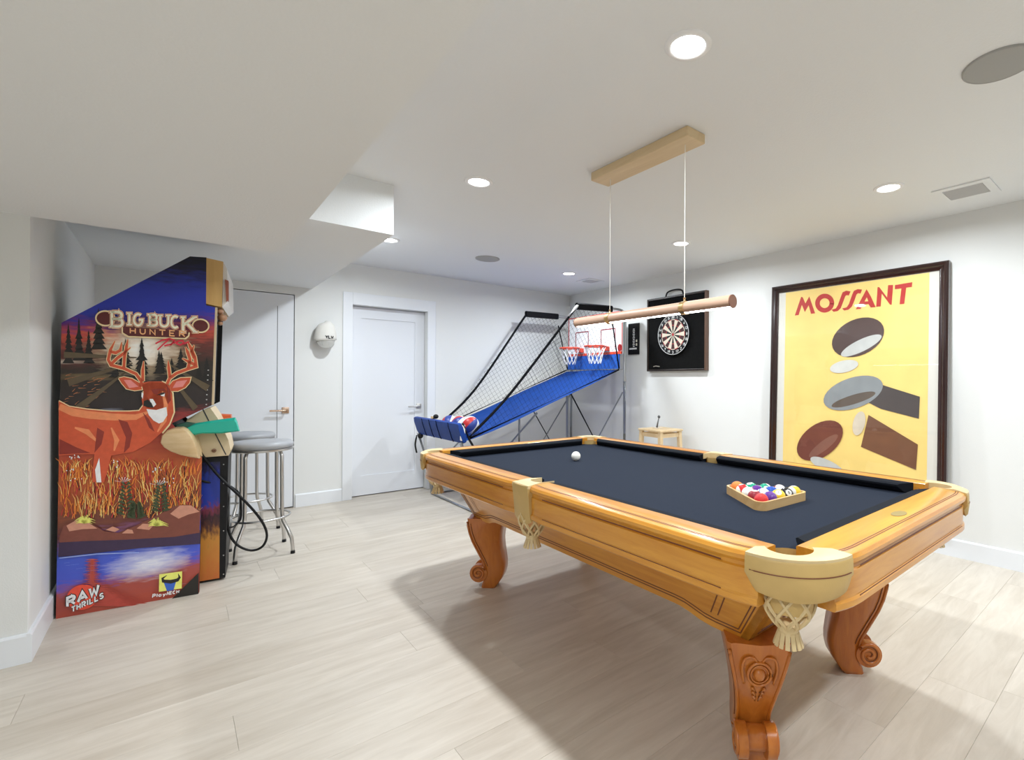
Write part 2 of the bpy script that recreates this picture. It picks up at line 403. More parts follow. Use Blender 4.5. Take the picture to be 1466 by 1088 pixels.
# ------------------------------------------------------------------ ceiling lamps
M_LENS = mat('lamp_lens', (1, 1, 1), .4, emit=14.0)
M_SPK = mat('speaker_grille', (0.40, 0.40, 0.385), .8, bump=.6, bscale=900)
def lamp_proto():
    t = thing('recessed_lamp', '', 'ceiling light')
    b = nb(); lathe(b, [(.060, -.002), (.064, -.008), (.080, -.006), (.086, 0), (.086, .001)], seg=40, capped=False); obj('trim_ring', b, M_WHITE, t, smooth=True)
    b = nb(); lathe(b, [(0, -.006), (.04, -.006), (.0605, -.003), (.0605, 0.0)], seg=40, capped=False); obj('lens', b, M_LENS, t, smooth=True)
    return t
lamps = [(1.40, 1.155, 'recessed ceiling light closest to the pendant canopy, near the long soffit edge'),
         (1.40, 2.79, 'recessed ceiling light beyond the pendant, in line with the stepped soffit face'),
         (1.40, 4.46, 'recessed ceiling light half hidden behind the stepped soffit corner'),
         (3.36, 1.165, 'recessed ceiling light beside the ceiling air vent above the poster'),
         (3.36, 2.84, 'recessed ceiling light in front of the dartboard wall'),
         (3.36, 4.48, 'recessed ceiling light near the small back vent above the basketball game'),
         (1.40, -0.5, 'unseen recessed ceiling light assumed over the open floor by the soffit'), (3.36, -0.5, 'unseen recessed ceiling light assumed over the open floor by the poster wall'),  # both unseen: continue the lamp grid, assumed to reach the room's brightness
         (-1.2, -1.4, 'added fill light in the low soffit at the rear'), (-.35, .25, 'added fill light in the low soffit near its long edge'), (-1.7, .25, 'added fill light in the low soffit at the side')]  # three unseen soffit lamps, added to brighten the arcade side and left wall
proto = lamp_proto(); roots = []
for i, (x, y, lab) in enumerate(lamps):
    o = proto if i == 0 else copytree(proto)
    zz = Z_SOF1 if x < 0 else H
    o.location = (x, y, zz); o['label'] = lab; o['group'] = 'recessed ceiling lights'
    roots.append((o, x))
for o, x in roots:
    ld = bpy.data.lights.new('lamp_light', 'AREA'); ld.shape = 'DISK'; ld.size = .13; ld.energy = LAMP_W * (0.6 if x < 0 else 1.0); ld.color = LAMP_COL
    ld.spread = math.radians(170)
    lo = bpy.data.objects.new('lamp_light', ld); C.objects.link(lo); lo.parent = o; lo.location = (0, 0, -.012)
def speaker(x, y, lab):
    t = thing('ceiling_speaker', lab, 'speaker', (x, y, H), group='round ceiling speakers')
    b = nb(); lathe(b, [(.118, 0), (.118, -.006), (.112, -.009), (.110, -.007)], seg=48, capped=False); obj('rim', b, M_SPK, t, smooth=True)
    b = nb(); lathe(b, [(.111, -.007), (.06, -.0085), (0, -.009)], seg=48, capped=False); obj('grille', b, M_SPK, t, smooth=True)
p = onz(698, 370, H); speaker(p.x, p.y, 'round grey ceiling speaker in front of the shaker door and basketball game')
p = onz(1431, 92, H); speaker(p.x, p.y, 'round grey ceiling speaker between the pool table head and the poster wall')
def vent(x, y, s, lab):
    t = thing('ceiling_vent', lab, 'vent', (x, y, H))
    h = s / 2; i = h * 0.70
    b = nb(); 
    for a, c in (((-h, -h, -.008), (h, -i, 0)), ((-h, i, -.008), (h, h, 0)), ((-h, -i, -.008), (-i, i, 0)), ((i, -i, -.008), (h, i, 0))): box(b, a, c)
    obj('frame', b, M_CEIL, t)
    b = nb(); box(b, (-i, -i, -.0005), (i, i, .0)); obj('duct_shade_plate', b, M_DARK, t)  # dark plate on the uncut ceiling, painted as the duct's shade
    n = max(4, int(s / 0.035))
    for j in range(n):
        u = -i + (j + .5) * 2 * i / n
        b = nb(); obox(b, (u, 0, -.0055), (.0018, 0, -.0035), (0, i * .98, 0), (.0006, 0, .0012)); obj('louvre', b, M_CEIL, t)
p = onz(1383, 273, H); vent(p.x, p.y, .30, 'square white ceiling air vent with louvres over a plate darkened as shade, above the poster')
p = onz(845, 402, H); vent(p.x, p.y, .24, 'small ceiling air vent near the far corner above the basketball game')

# ------------------------------------------------------------------ pendant
px_, py_ = 1.90, 1.873
pend = thing('pendant_lamp', 'long wooden tube pendant light with white glow hanging over the pool table', 'pendant light', (px_, py_, H))
M_TUBEW = wood('walnut_tube', (.46, .27, .18), (.66, .44, .32), 'Y', 9, .45, .0)
b = nb(); box(b, (-.068, -.36, -.048), (.068, .36, 0), .004); obj('canopy', b, wood('canopy_wood', (.60, .44, .24), (.74, .58, .36), 'Y', 9, .5, 0), pend)
TZ = 1.615 - H; TR = .030
b = nb(); 
# wooden tube: open below, LED strip in the slot
n = 28; a0, a1 = math.radians(-55), math.radians(235)
ring = [(TR * math.cos(a0 + (a1 - a0) * i / n), TR * math.sin(a0 + (a1 - a0) * i / n)) for i in range(n + 1)]
prism(b, ring, lambda p: (p[0], -.568, TZ + p[1]), lambda p: (p[0], .568, TZ + p[1])); obj('wooden_tube', b, M_TUBEW, pend, auto=40)
for s in (-1, 1):
    b = nb(); prism(b, ell(0, 0, TR * 1.02, TR * 1.02), lambda p: (p[0], s * .568, TZ + p[1]), lambda p: (p[0], s * .572, TZ + p[1])); obj('end_cap', b, mat('cap_brown', (.22, .09, .05), .4), pend)
b = nb(); ring = [(TR * .97 * math.cos(a0 - (math.radians(70)) * i / 8), TR * .97 * math.sin(a0 - math.radians(70) * i / 8)) for i in range(9)]
prism(b, ring, lambda p: (p[0], -.56, TZ + p[1]), lambda p: (p[0], .56, TZ + p[1])); obj('light_diffuser', b, mat('led_diffuser', (1, 1, 1), .4, emit=LED_STRENGTH), pend)
for yy in (-.29, .265):
    b = nb(); tube(b, [(0, yy, -.045), (0, yy, TZ + TR)], .0022, 6); obj('cable', b, mat('cable_clear', (.75, .72, .66), .4), pend)
    b = nb(); lathe(b, [(TR + .0005, yy - .014), (TR + .003, yy - .014), (TR + .003, yy + .014), (TR + .0005, yy + .014)], (0, 0, TZ), 28, 'Y', capped=False); tube(b, [(0, yy, TZ + TR), (0, yy, TZ + TR + .02)], .007, 10); obj('bracket', b, M_BRASS, pend, auto=40)
# ================================================================== POOL TABLE
TX, TY = 1.85, 1.83
tab = thing('pool_table', 'carved honey oak pool table with navy cloth and tan leather net pockets', 'pool table', (TX, TY, 0))
AO, BO, AI, BI = .735, 1.30, .618, 1.165       # outer / inner wood half sizes
ZT, ZR, ZBED = .81, .665, .763
RC, SG = .175, .058                            # corner pocket cut, half side-pocket gap
# rail cross-section: (distance out from the inner wood edge, z)
def rail_prof(w):
    return [(0, ZT - .002), (.004, ZT), (w - .022, ZT), (w - .008, ZT - .004), (w - .001, ZT - .013), (w - .002, ZT - .024), (w - .012, ZT - .033),
            (w - .016, ZT - .036), (w - .016, ZT - .046), (w - .010, ZT - .050), (w - .012, ZT - .118), (w - .006, ZT - .124), (w - .006, ZR + .006), (w - .012, ZR), (.01, ZR), (0, ZR + .01)]
def rail(name, along, a, b, edge, w, m, chamf):
    """along 'y': long rail at x = sign*edge ; 'x': end rail"""
    bm = nb(); sg = 1 if edge > 0 else -1
    pr = rail_prof(w)
    def pt(s, t):
        o = edge + sg * s[0]
        return (o, t, s[1]) if along == 'y' else (t, o, s[1])
    # ends curve round: the outer part stops earlier towards a pocket
    def ends(t0, t1, c0, c1):
        R = []
        for k in range(9):
            f = k / 8; R.append(f)
        rings = []
        ts = [t0, t0 + .016, t0 + .04, t0 + .07, t0 + .11, t1 - .11, t1 - .07, t1 - .04, t1 - .016, t1]
        sh = [1.0, .72, .40, .14, 0, 0, .14, .40, .72, 1.0]
        for i, (t, q) in enumerate(zip(ts, sh)):
            q = q * (c0 if i < 5 else c1)
            rings.append([pt((max(0, p[0] - q * (p[0] / w)), p[1]), t) for p in pr])
        loft(bm, rings)
    ends(a, b, *chamf)
    r = obj(name, bm, m, tab, auto=35)
    # two dark inlay lines on the top
    bm = nb()
    for off in (.036, .028):
        u = w - off
        path = [(u - k * c, a + d) for k, d, c in ((1, .002, chamf[0]), (.72, .016, chamf[0]), (.4, .04, chamf[0]), (.14, .07, chamf[0]), (0, .11, 0))] + [(u - k * c, b - d) for k, d, c in ((0, .11, 0), (.14, .07, chamf[1]), (.4, .04, chamf[1]), (.72, .016, chamf[1]), (1, .002, chamf[1]))]
        stroke(bm, path, .0035, lambda p: pt((p[0], ZT + .0006), p[1]))
    flat('inlay_line', bm, M_GROOVE, r)
    bm = nb()
    for z in (ZT - .041, ZT - .121):
        o = edge + sg * (w - .0095)
        if along == 'y': box(bm, (min(o, o + sg * .001), a + .10, z - .0018), (max(o, o + sg * .001), b - .10, z + .0018))
        else: box(bm, (a + .10, min(o, o + sg * .001), z - .0018), (b - .10, max(o, o + sg * .001), z + .0018))
    obj('groove', bm, M_GROOVE, r)
    return r
WX_, WY_ = AO - AI, BO - BI
for sx in (-1, 1):
    for sy in (-1, 1):
        a, b = (SG, BO - RC) if sy > 0 else (-(BO - RC), -SG)
        rail('side_rail', 'y', a, b, sx * AI, WX_, M_OAKY, (.012, .022) if sy > 0 else (.022, .012))
for sy in (-1, 1):
    r = rail('end_rail', 'x', -(AO - RC + .022), AO - RC + .022, sy * BI, WY_, M_OAKX, (.022, .022))
    if sy < 0:
        b = nb(); prism(b, ell(-.01, -1.228, .045, .020), lambda p: (p[0], p[1], ZT), lambda p: (p[0], p[1], ZT + .0012)); o = obj('nameplate', b, mat('aged_brass', (.34, .27, .12), .4, .7), r); o['label'] = 'small oval brass plate'
# bed cloth
c = .075
bedp = [(-AI + c, -BI), (AI - c, -BI), (AI, -BI + c), (AI, -.05), (AI - .028, -.042), (AI - .028, .042), (AI, .05), (AI, BI - c), (AI - c, BI), (-AI + c, BI), (-AI, BI - c), (-AI, .05), (-AI + .028, .042), (-AI + .028, -.042), (-AI, -.05), (-AI, -BI + c)]
b = nb(); prism(b, bedp, lambda p: (p[0], p[1], ZBED - .03), lambda p: (p[0], p[1], ZBED)); obj('playing_cloth', b, M_CLOTH, tab)
# cushions
def cushion(along, a, b, edge, ea, eb):
    bm = nb(); sg = 1 if edge > 0 else -1
    pr = [(0, ZT - .001), (.040, ZT - .006), (.052, ZT - .012), (.050, ZT - .020), (.030, ZBED + .004), (0, ZBED)]
    rings = []
    for t, e, s in ((a, ea, 1), (b, eb, -1)):
        ring = []
        for q in pr:
            o = edge - sg * q[0]; tt = t + s * e * (q[0] / .052)
            ring.append((o, tt, q[1]) if along == 'y' else (tt, o, q[1]))
        rings.append(ring)
    loft(bm, rings); obj('cushion', bm, M_CUSH, tab)
for sx in (-1, 1):
    cushion('y', .050, BI - .085, sx * AI, .012, .048); cushion('y', -(BI - .085), -.050, sx * AI, .048, .012)
for sy in (-1, 1): cushion('x', -(AI - .085), AI - .085, sy * BI, .048, .048)
# pockets
def net_basket(cx, cy, ztop, zbot, r0, r1):
    bm = nb(); n = 8
    def P(a, f):
        r = r0 * (1 + .06 * math.sin(math.pi * min(1, f * 1.4))) + (r1 - r0) * f ** 3.4; return (cx + r * math.cos(a), cy + r * math.sin(a), ztop + (zbot - ztop) * f)
    for k in range(n):
        for s in (1, -1):
            tube(bm, [P(2 * math.pi * (k + s * 1.5 * f / 8 * 1.0) / n, f / 8) for f in range(9)], .0050, 6)
    return bm
def tassel(cx, cy, z0):
    bm = nb(); lathe(bm, [(.030, z0 + .012), (.026, z0 - .006), (.028, z0 - .012)], (cx, cy, 0), 18, capped=True)
    for k in range(14):
        a = 2 * math.pi * k / 14
        obox(bm, (cx + .031 * math.cos(a), cy + .031 * math.sin(a), z0 - .026), (-.0055 * math.sin(a), .0055 * math.cos(a), 0), (.002 * math.cos(a), .002 * math.sin(a), 0), (.006 * math.cos(a), .006 * math.sin(a), -.018))
    return bm
def pocket_corner(sx, sy):
    cx, cy = sx * (AO - RC - .016), sy * (BO - RC - .016); ro = RC + .012
    a_mid = math.atan2(sy, sx)
    n = 22
    def ang(i): return a_mid + math.radians(-47 + 94 * i / n)
    # leather shield hanging down outside
    rings = []
    for i in range(n + 1):
        a = ang(i); f = abs(2 * i / n - 1)
        zb = ZR + .048 - .014 * math.cos(min(1, f * 1.15) * math.pi / 2) + (.030 * max(0, f - .85) / .15)
        ca, sa = math.cos(a), math.sin(a)
        rings.append([(cx + r * ca, cy + r * sa, z) for r, z in ((ro - .012, ZT + .001), (ro - .004, ZT - .002), (ro, ZT - .012), (ro + .001, ZT - .05), (ro - .004, zb + .01), (ro - .012, zb), (ro - .020, zb + .006), (ro - .020, ZT - .02))])
    bm = nb(); loft(bm, rings); sh = obj('pocket_leather', bm, M_LEATH, tab, auto=50)
    bm = nb(); tube(bm, [(cx + (ro + .001) * math.cos(ang(i)), cy + (ro + .001) * math.sin(ang(i)), ZT - .042) for i in range(1, n)], .0016, 6); obj('stitched_seam', bm, M_GROOVE, sh)
    # cream leather cap around the mouth
    rings = []
    hx, hy = sx * (AI - .004), sy * (BI - .004)
    for i in range(n + 1):
        a = ang(i); ca, sa = math.cos(a), math.sin(a)
        po = Vector((cx + (ro - .002) * ca, cy + (ro - .002) * sa, 0))
        aa = a_mid + math.radians(-95 + 190 * i / n); pi_ = Vector((hx + .062 * math.cos(aa), hy + .062 * math.sin(aa), 0))
        mid = po.lerp(pi_, .5)
        rings.append([(po.x, po.y, ZT - .012), (po.x, po.y, ZT), (mid.x, mid.y, ZT + .007), (pi_.x, pi_.y, ZT + .001), (pi_.x, pi_.y, ZT - .03), (mid.x, mid.y, ZT - .03)])
    bm = nb(); loft(bm, rings); obj('pocket_cap', bm, M_LEATHL, sh, auto=50)
    bm = nb(); rings = []
    lathe(bm, [(.064, ZT - .02), (.066, ZT - .07), (.060, ZR - .01)], (hx + sx * .004, hy + sy * .004, 0), 24, capped=False); obj('pocket_liner', bm, M_LEATH, tab, smooth=True)
    nx, ny = hx, hy
    bk = obj('pocket_net', net_basket(nx, ny, ZR + .045, ZR - .060, .064, .030), M_LEATHL, tab)
    obj('tassel', tassel(nx, ny, ZR - .067), M_LEATHL, bk)
def pocket_side(sx):
    rings = []; n = 10
    for i in range(n + 1):
        f = 2 * i / n - 1; y = f * (SG + .004); x = AO + .004 - .030 * (1 - f * f) * 0 - .004 * f * f; zb = ZR - .03 + .02 * f * f
        rings.append([(sx * x_, y, z) for x_, z in ((x - .012, ZT + .001), (x - .003, ZT - .003), (x, ZT - .014), (x - .006, ZT - .06), (x - .014, zb + .01), (x - .022, zb), (x - .03, zb + .006), (x - .03, ZT - .02))])
    bm = nb(); loft(bm, rings); sh = obj('pocket_leather', bm, M_LEATH, tab, auto=50)
    rings = []
    for i in range(n + 1):
        f = 2 * i / n - 1; y = f * (SG + .006)
        aa = math.radians(90 * f); xi = AI + .02 + .030 * math.cos(aa); yi = .046 * math.sin(aa) if abs(f) < 1 else .046 * f
        xi = xi if abs(f) < .99 else AI - .03
        po = Vector((AO, y, 0)); pi_ = Vector((xi, yi * 1.05, 0)); mid = po.lerp(pi_, .5)
        rings.append([(sx * q[0], q[1], q[2]) for q in ((po.x, po.y, ZT - .012), (po.x - .003, po.y, ZT), (mid.x, mid.y, ZT + .006), (pi_.x, pi_.y, ZT + .002), (pi_.x, pi_.y, ZT - .03), (mid.x, mid.y, ZT - .03))])
    bm = nb(); loft(bm, rings); obj('pocket_cap', bm, M_LEATHL, sh, auto=50)
    bm = nb(); lathe(bm, [(.048, ZT - .02), (.05, ZR - .01)], (sx * (AI + .024), 0, 0), 20, capped=False); obj('pocket_liner', bm, M_LEATH, tab, smooth=True)
    bk = obj('pocket_net', net_basket(sx * (AI + .052), 0, ZR + .02, ZR - .085, .056, .028), M_LEATHL, tab)
    obj('tassel', tassel(sx * (AI + .052), 0, ZR - .092), M_LEATHL, bk)
for sx in (-1, 1):
    for sy in (-1, 1): pocket_corner(sx, sy)
    pocket_side(sx)
# cabinet body: tapering apron with shaped lower edge
AT, BT, AB_, BB_, ZA0, ZA1 = .575, 1.135, .47, .944, .42, .70
def side_pt(sx, t, z):           # point on the long apron: t in -1..1 along the length
    f = (z - ZA0) / (ZA1 - ZA0); return Vector((sx * (AB_ + (AT - AB_) * f), t * (BB_ + (BT - BB_) * f), z))
def end_pt(sy, t, z):
    f = (z - ZA0) / (ZA1 - ZA0); return Vector((t * (AB_ + (AT - AB_) * f), sy * (BB_ + (BT - BB_) * f), z))
def lower(t, L):                 # shaped bottom edge
    d = (1 - abs(t)) * L
    return ZA0 if d < .14 else ZA0 + .030 * (0.5 - 0.5 * math.cos(min(1, (d - .14) / .16) * math.pi))
def apron(fn, L, m, s):
    N_ = 40; ts = [-1 + 2 * i / N_ for i in range(N_ + 1)]
    nrm = Vector((-s, 0, 0)) if fn is side_pt else Vector((0, -s, 0))
    rings = []
    for t in ts:
        zb = lower(t, L); a, b = fn(s, t, zb), fn(s, t, ZA1)
        rings.append([a, b, b + nrm * .03, a + nrm * .03])
    bm = nb(); loft(bm, rings); ap = obj('apron', bm, m, tab)
    # routed border of the panel
    bm = nb(); out = (-nrm) * .0012
    for off in (.028, .040):
        pts = []
        for t in ts:
            t2 = t * (1 - (off + .008) / L)
            pts.append((t2, lower(t2, L) + off))
        path = [(pts[0][0], ZA1 - .03)] + pts + [(pts[-1][0], ZA1 - .03)]
        for (t0, z0), (t1, z1) in zip(path, path[1:]):
            p0, p1 = fn(s, t0, z0) + out, fn(s, t1, z1) + out
            d = (p1 - p0); 
            if d.length < 1e-5: continue
            w = d.normalized().cross(nrm).normalized() * .0022
            bm.faces.new([bm.verts.new(q) for q in (p0 - w, p1 - w, p1 + w, p0 + w)])
    flat('routed_line', bm, M_GROOVE, ap)
    if fn is side_pt:
        for e in (-1, 1):
            bm = nb(); p0, p1 = fn(s, e * .86, ZA0 + .06), fn(s, e * .86, ZA1 - .03)
            for dy in (0, .028):
                q0, q1 = p0 + out + Vector((0, dy, 0)), p1 + out + Vector((0, dy, 0))
                bm.faces.new([bm.verts.new(q) for q in (q0 - Vector((0, .0025, 0)), q1 - Vector((0, .0025, 0)), q1 + Vector((0, .0025, 0)), q0 + Vector((0, .0025, 0)))])
            flat('routed_post', bm, M_GROOVE, ap)
for s in (-1, 1): apron(side_pt, BB_, M_OAKY, s); apron(end_pt, AB_, M_OAKX, s)
b = nb(); box(b, (-.60, -1.15, ZR - .005), (.60, 1.15, ZBED - .031)); obj('slate_frame', b, M_OAKY, tab)
# legs
LEG_OUT = [(.42, .100), (.385, .098), (.34, .092), (.29, .078), (.24, .055), (.19, .030), (.15, .010), (.11, .000), (.07, .004), (.03, .022), (.0, .030)]
LEG_IN = [(.42, -.125), (.385, -.112), (.34, -.098), (.29, -.094), (.24, -.100), (.19, -.110), (.15, -.117), (.11, -.116), (.07, -.106), (.03, -.082), (.0, -.060)]
LEG_W = [.098, .092, .082, .072, .064, .058, .055, .056, .056, .050, .046]
def interp(tab_, z):
    for (z0, v0), (z1, v1) in zip(tab_, tab_[1:]):
        if z0 >= z >= z1: return v0 + (v1 - v0) * (z0 - z) / (z0 - z1)
    return tab_[-1][1]
def leg(sx, sy):
    d = Vector((sx * .7071, sy * .7071, 0)); w = Vector((-d.y, d.x, 0)); o = Vector((sx * .40, sy * .92, 0))
    P = lambda r, s, z: o + d * r + w * s + Vector((0, 0, z))
    rings = []; wt = list(zip([p[0] for p in LEG_OUT], LEG_W))
    NZ = 26
    for i in range(NZ + 1):
        z = .43 * (1 - i / NZ); zz = min(z, .42)
        ro, ri, hw = interp(LEG_OUT, zz), interp(LEG_IN, zz), interp(wt, zz); ch = .010
        rings.append([P(ri, -hw + ch, z), P(ri, hw - ch, z), P(ri + ch, hw, z), P(ro - .018, hw, z), P(ro - .006, hw - .010, z), P(ro - .010, hw - .022, z),
                      P(ro + .002, 0, z), P(ro - .010, -hw + .022, z), P(ro - .006, -hw + .010, z), P(ro - .018, -hw, z), P(ri + ch, -hw, z)])
    bm = nb(); loft(bm, rings); lg = obj('leg', bm, M_OAKZ, tab, auto=60)
    # scroll foot: a volute drum with raised spiral on both faces
    cr, cz, R = .036, .092, .053
    bm = nb(); n = 26
    for s0_, s1_, q_ in ((-.060, -.030, 1.0), (.030, .060, 1.0), (-.030, .030, .74)):
        prism(bm, [(cr - (.012 if q_ < 1 else 0) + R * q_ * math.cos(2 * math.pi * k / n), cz + R * q_ * math.sin(2 * math.pi * k / n)) for k in range(n)], lambda p: P(p[0], s0_, p[1]), lambda p: P(p[0], s1_, p[1]))
    for s in (-1, 1):
        pts = []
        for k in range(40):
            a = math.radians(150 - k * 17); rr = R * (.92 - .0195 * k)
            pts.append(P(cr + rr * math.cos(a), s * .061, cz + rr * math.sin(a)))
        tube(bm, pts, .0075, 8)
    sc_ = obj('scroll', bm, M_OAKZ, lg, auto=50)
    bm = nb()
    for s in (-1, 1):
        tube(bm, [P(cr + R * (.80 - .0195 * k) * math.cos(math.radians(150 - k * 17)), s * .0608, cz + R * (.80 - .0195 * k) * math.sin(math.radians(150 - k * 17))) for k in range(34)], .0032, 6)
    obj('scroll_groove_shade', bm, M_GROOVE, sc_)  # dark raised line painting the shade between the spiral turns
    bm = nb()
    for s in (-1, 1):
        tube(bm, [P(interp(LEG_OUT, z) - .026, s * (interp(wt, z) + .0004), z) for z in [.40 - .022 * k for k in range(13)]], .0022, 6)
    obj('side_groove_shade', bm, M_GROOVE, lg)  # dark raised line painting the shade of the recess beside the bead
    # raised edge beads running down the S-curve
    bm = nb()
    for s in (-1, 1):
        tube(bm, [P(interp(LEG_OUT, z) - .006, s * (interp(wt, z) - .004), z) for z in [.41 - .025 * k for k in range(13)]], .0065, 6)
    obj('edge_bead', bm, M_OAKZ, lg, smooth=True)
    # carved cartouche and leaf on the knee
    bm = nb(); zc = .335
    ringp = lambda k, a, b_: P(interp(LEG_OUT, zc + b_ * math.sin(k)) + .003, a * math.cos(k), zc + b_ * math.sin(k))
    tube(bm, [ringp(2 * math.pi * k / 24, .036, .040) for k in range(24)], .0048, 6, closed=True)
    tube(bm, [ringp(2 * math.pi * k / 24, .027, .030) for k in range(24)], .0030, 6, closed=True)
    ball(bm, P(interp(LEG_OUT, zc) - .004, 0, zc), .02, 12, 8, (1, 1, 1.1))
    for s in (-1, 1):
        tube(bm, smoothpath([P(interp(LEG_OUT, .372), s * .004, .372), P(interp(LEG_OUT, .392) + .002, s * .022, .392), P(interp(LEG_OUT, .385), s * .046, .385), P(interp(LEG_OUT, .35), s * .054, .35), P(interp(LEG_OUT, .30), s * .046, .30)], 4), .0042, 6)
        for q in range(3):
            z0 = .285 - q * .018
            tube(bm, [P(interp(LEG_OUT, z0) + .002, s * (.020 - .004 * q), z0), P(interp(LEG_OUT, z0 - .02) + .002, s * .005, z0 - .022)], [.006, .002], 6)
    obj('carving', bm, M_OAKZ, lg, smooth=True)
for sx in (-1, 1):
    for sy in (-1, 1): leg(sx, sy)

# ------------------------------------------------------------------ rack and balls
RX, RY, RROT = 1.834, 1.103, math.radians(-3)
def rk(p): return Vector((RX + p[0] * math.cos(RROT) - p[1] * math.sin(RROT), RY + p[0] * math.sin(RROT) + p[1] * math.cos(RROT), 0))
def tri(R, rad, n=6):
    pts = []
    for k in range(3):
        a = 90 + 120 * k; c = ((R - 2 * rad) * math.cos(math.radians(a)), (R - 2 * rad) * math.sin(math.radians(a)))
        pts += arc(c[0], c[1], rad, a - 60, a + 60, n)
    return pts
rack = thing('ball_rack', 'light wood triangular rack full of pool balls on the navy cloth', 'rack', (RX, RY, ZBED), RROT)
po, pi_ = tri(.212, .032), tri(.192, .022)
bm = nb()
n = len(po); V = [[bm.verts.new((p[0], p[1], z)) for p in P_] for P_, z in ((po, .0), (po, .031), (po, .034), (pi_, .034), (pi_, .0))]
for a, b in zip(V, V[1:] + V[:1]):
    for k in range(n): bm.faces.new((a[k], a[(k + 1) % n], b[(k + 1) % n], b[k]))
obj('rack_frame', bm, wood('rack_wood', (.55, .30, .10), (.74, .50, .24), 'X', 8, .35, .2), rack, auto=45)
BR = .0286
COLS = {1: (.85, .55, .04), 2: (.03, .09, .42), 3: (.62, .03, .03), 4: (.12, .03, .25), 5: (.80, .22, .05), 6: (.01, .30, .18), 7: (.30, .02, .03), 8: (.012, .012, .014)}
NAMES = {1: 'yellow', 2: 'blue', 3: 'red', 4: 'purple', 5: 'orange', 6: 'green', 7: 'maroon', 8: 'black'}
def ball_mat(no):
    key = 'ball_%d' % no
    if key in MATS: return MATS[key]
    m, nt, b = base(key); N = nt.nodes.new; L = nt.links.new
    b.inputs['Roughness'].default_value = .08
    col = COLS[no if no <= 8 else no - 8]; wh = (.82, .80, .74)
    tc = N('ShaderNodeTexCoord'); sp = N('ShaderNodeSeparateXYZ'); L(tc.outputs['Object'], sp.inputs[0])
    # number disc around +Z and -Z, stripe band around the equator of Y
    ab = N('ShaderNodeMath'); ab.operation = 'ABSOLUTE'; L(sp.outputs['Z'], ab.inputs[0])
    gt = N('ShaderNodeMath'); gt.operation = 'GREATER_THAN'; gt.inputs[1].default_value = BR * .90; L(ab.outputs[0], gt.inputs[0])
    mx = N('ShaderNodeMixRGB'); mx.inputs[1].default_value = (*col, 1); mx.inputs[2].default_value = (*wh, 1); L(gt.outputs[0], mx.inputs[0])
    out = mx.outputs[0]
    if no > 8:
        ay = N('ShaderNodeMath'); ay.operation = 'ABSOLUTE'; L(sp.outputs['Y'], ay.inputs[0])
        g2 = N('ShaderNodeMath'); g2.operation = 'GREATER_THAN'; g2.inputs[1].default_value = BR * .55; L(ay.outputs[0], g2.inputs[0])
        m2 = N('ShaderNodeMixRGB'); m2.inputs[2].default_value = (*wh, 1); L(out, m2.inputs[1]); L(g2.outputs[0], m2.inputs[0]); out = m2.outputs[0]
    L(out, b.inputs['Base Color']); MATS[key] = m; return m
def pool_ball(no, pos, rot, lab):
    bm = nb(); ball(bm, (0, 0, 0), BR, 28, 18); me_m = mat('ball_white', (.88, .86, .80), .08) if no == 0 else ball_mat(no)
    o = obj('cue_ball' if no == 0 else 'pool_ball', bm, me_m, None, smooth=True); o.location = pos; o.rotation_euler = rot
    tag(o, lab, 'ball', None if no == 0 else 'racked pool balls')
    if no:
        bm = nb(); txt = str(no)
        def fn(sg):
            def g(p):
                v = Vector((p[0], -p[1] * sg, sg * math.sqrt(max(1e-9, BR * BR - p[0] ** 2 - p[1] ** 2)))); return v * 1.012
            return g
        for sg in (1, -1):
            if len(txt) == 1: letter(bm, txt, -.0035, -.005, .007, .010, .0018, fn(sg))
            else:
                letter(bm, txt[0], -.0075, -.005, .006, .010, .0016, fn(sg)); letter(bm, txt[1], .0008, -.005, .006, .010, .0016, fn(sg))
        flat('number', bm, M_BLACK, o)
order = [3, 4, 1, 8, 9, 7, 10, 2, 15, 13, 12, 14, 11, 6, 5]      # from the base row to the apex
k = 0
for r in range(5):
    n = 5 - r
    for i in range(n):
        x = (i - (n - 1) / 2) * 2 * BR * 1.004; y = -.0663 + r * 2 * BR * .870; no = order[k]; k += 1
        p = rk((x, y)); p.z = ZBED + BR
        st = no > 8; c_ = NAMES[no - 8 if st else no]
        rows = ('base row of five', 'row of four', 'middle row of three', 'row of two', 'apex')
        lab = ('white pool ball with %s stripe, number %d, in the rack %s' if st else 'solid %s pool ball, number %d, in the rack %s') % (c_, no, rows[r])
        pool_ball(no, p, (random.uniform(-.9, .9) + .6, random.uniform(-.9, .9), random.uniform(0, 6)), lab)
p = onz(824.5, 653, ZBED + BR); pool_ball(0, (p.x, p.y, ZBED + BR), (0, 0, 0), 'plain white cue ball alone on the navy cloth')
# ================================================================== ARCADE CABINET
ARZ = math.radians(-7.0)
_m = onz(176, 868.5, 0); AR0 = _m - Vector((math.cos(ARZ), math.sin(ARZ), 0)) * .29
arc_t = thing('arcade_cabinet', 'tall hunting arcade cabinet with deer and forest side art in the alcove', 'arcade game', AR0, ARZ)
AU = Vector((math.cos(ARZ), math.sin(ARZ), 0)); AN = Vector((-math.sin(ARZ), math.cos(ARZ), 0))
def ap(px, py, w=0.0):           # photo pixel -> (u, z) on the plane w metres behind the side panel
    q = on_plane(px, py, AR0 + AN * w, AN) - AR0; return (q.dot(AU), q.z)
outline = [(80, 882), (285, 852), (289, 655), (246, 606), (303, 580), (308, 440), (295, 437), (295.5, 368.5), (272, 367), (88, 462)]
OUT = [ap(*p) for p in outline]
OUT[0] = (OUT[0][0], 0); OUT[1] = (OUT[1][0], 0)
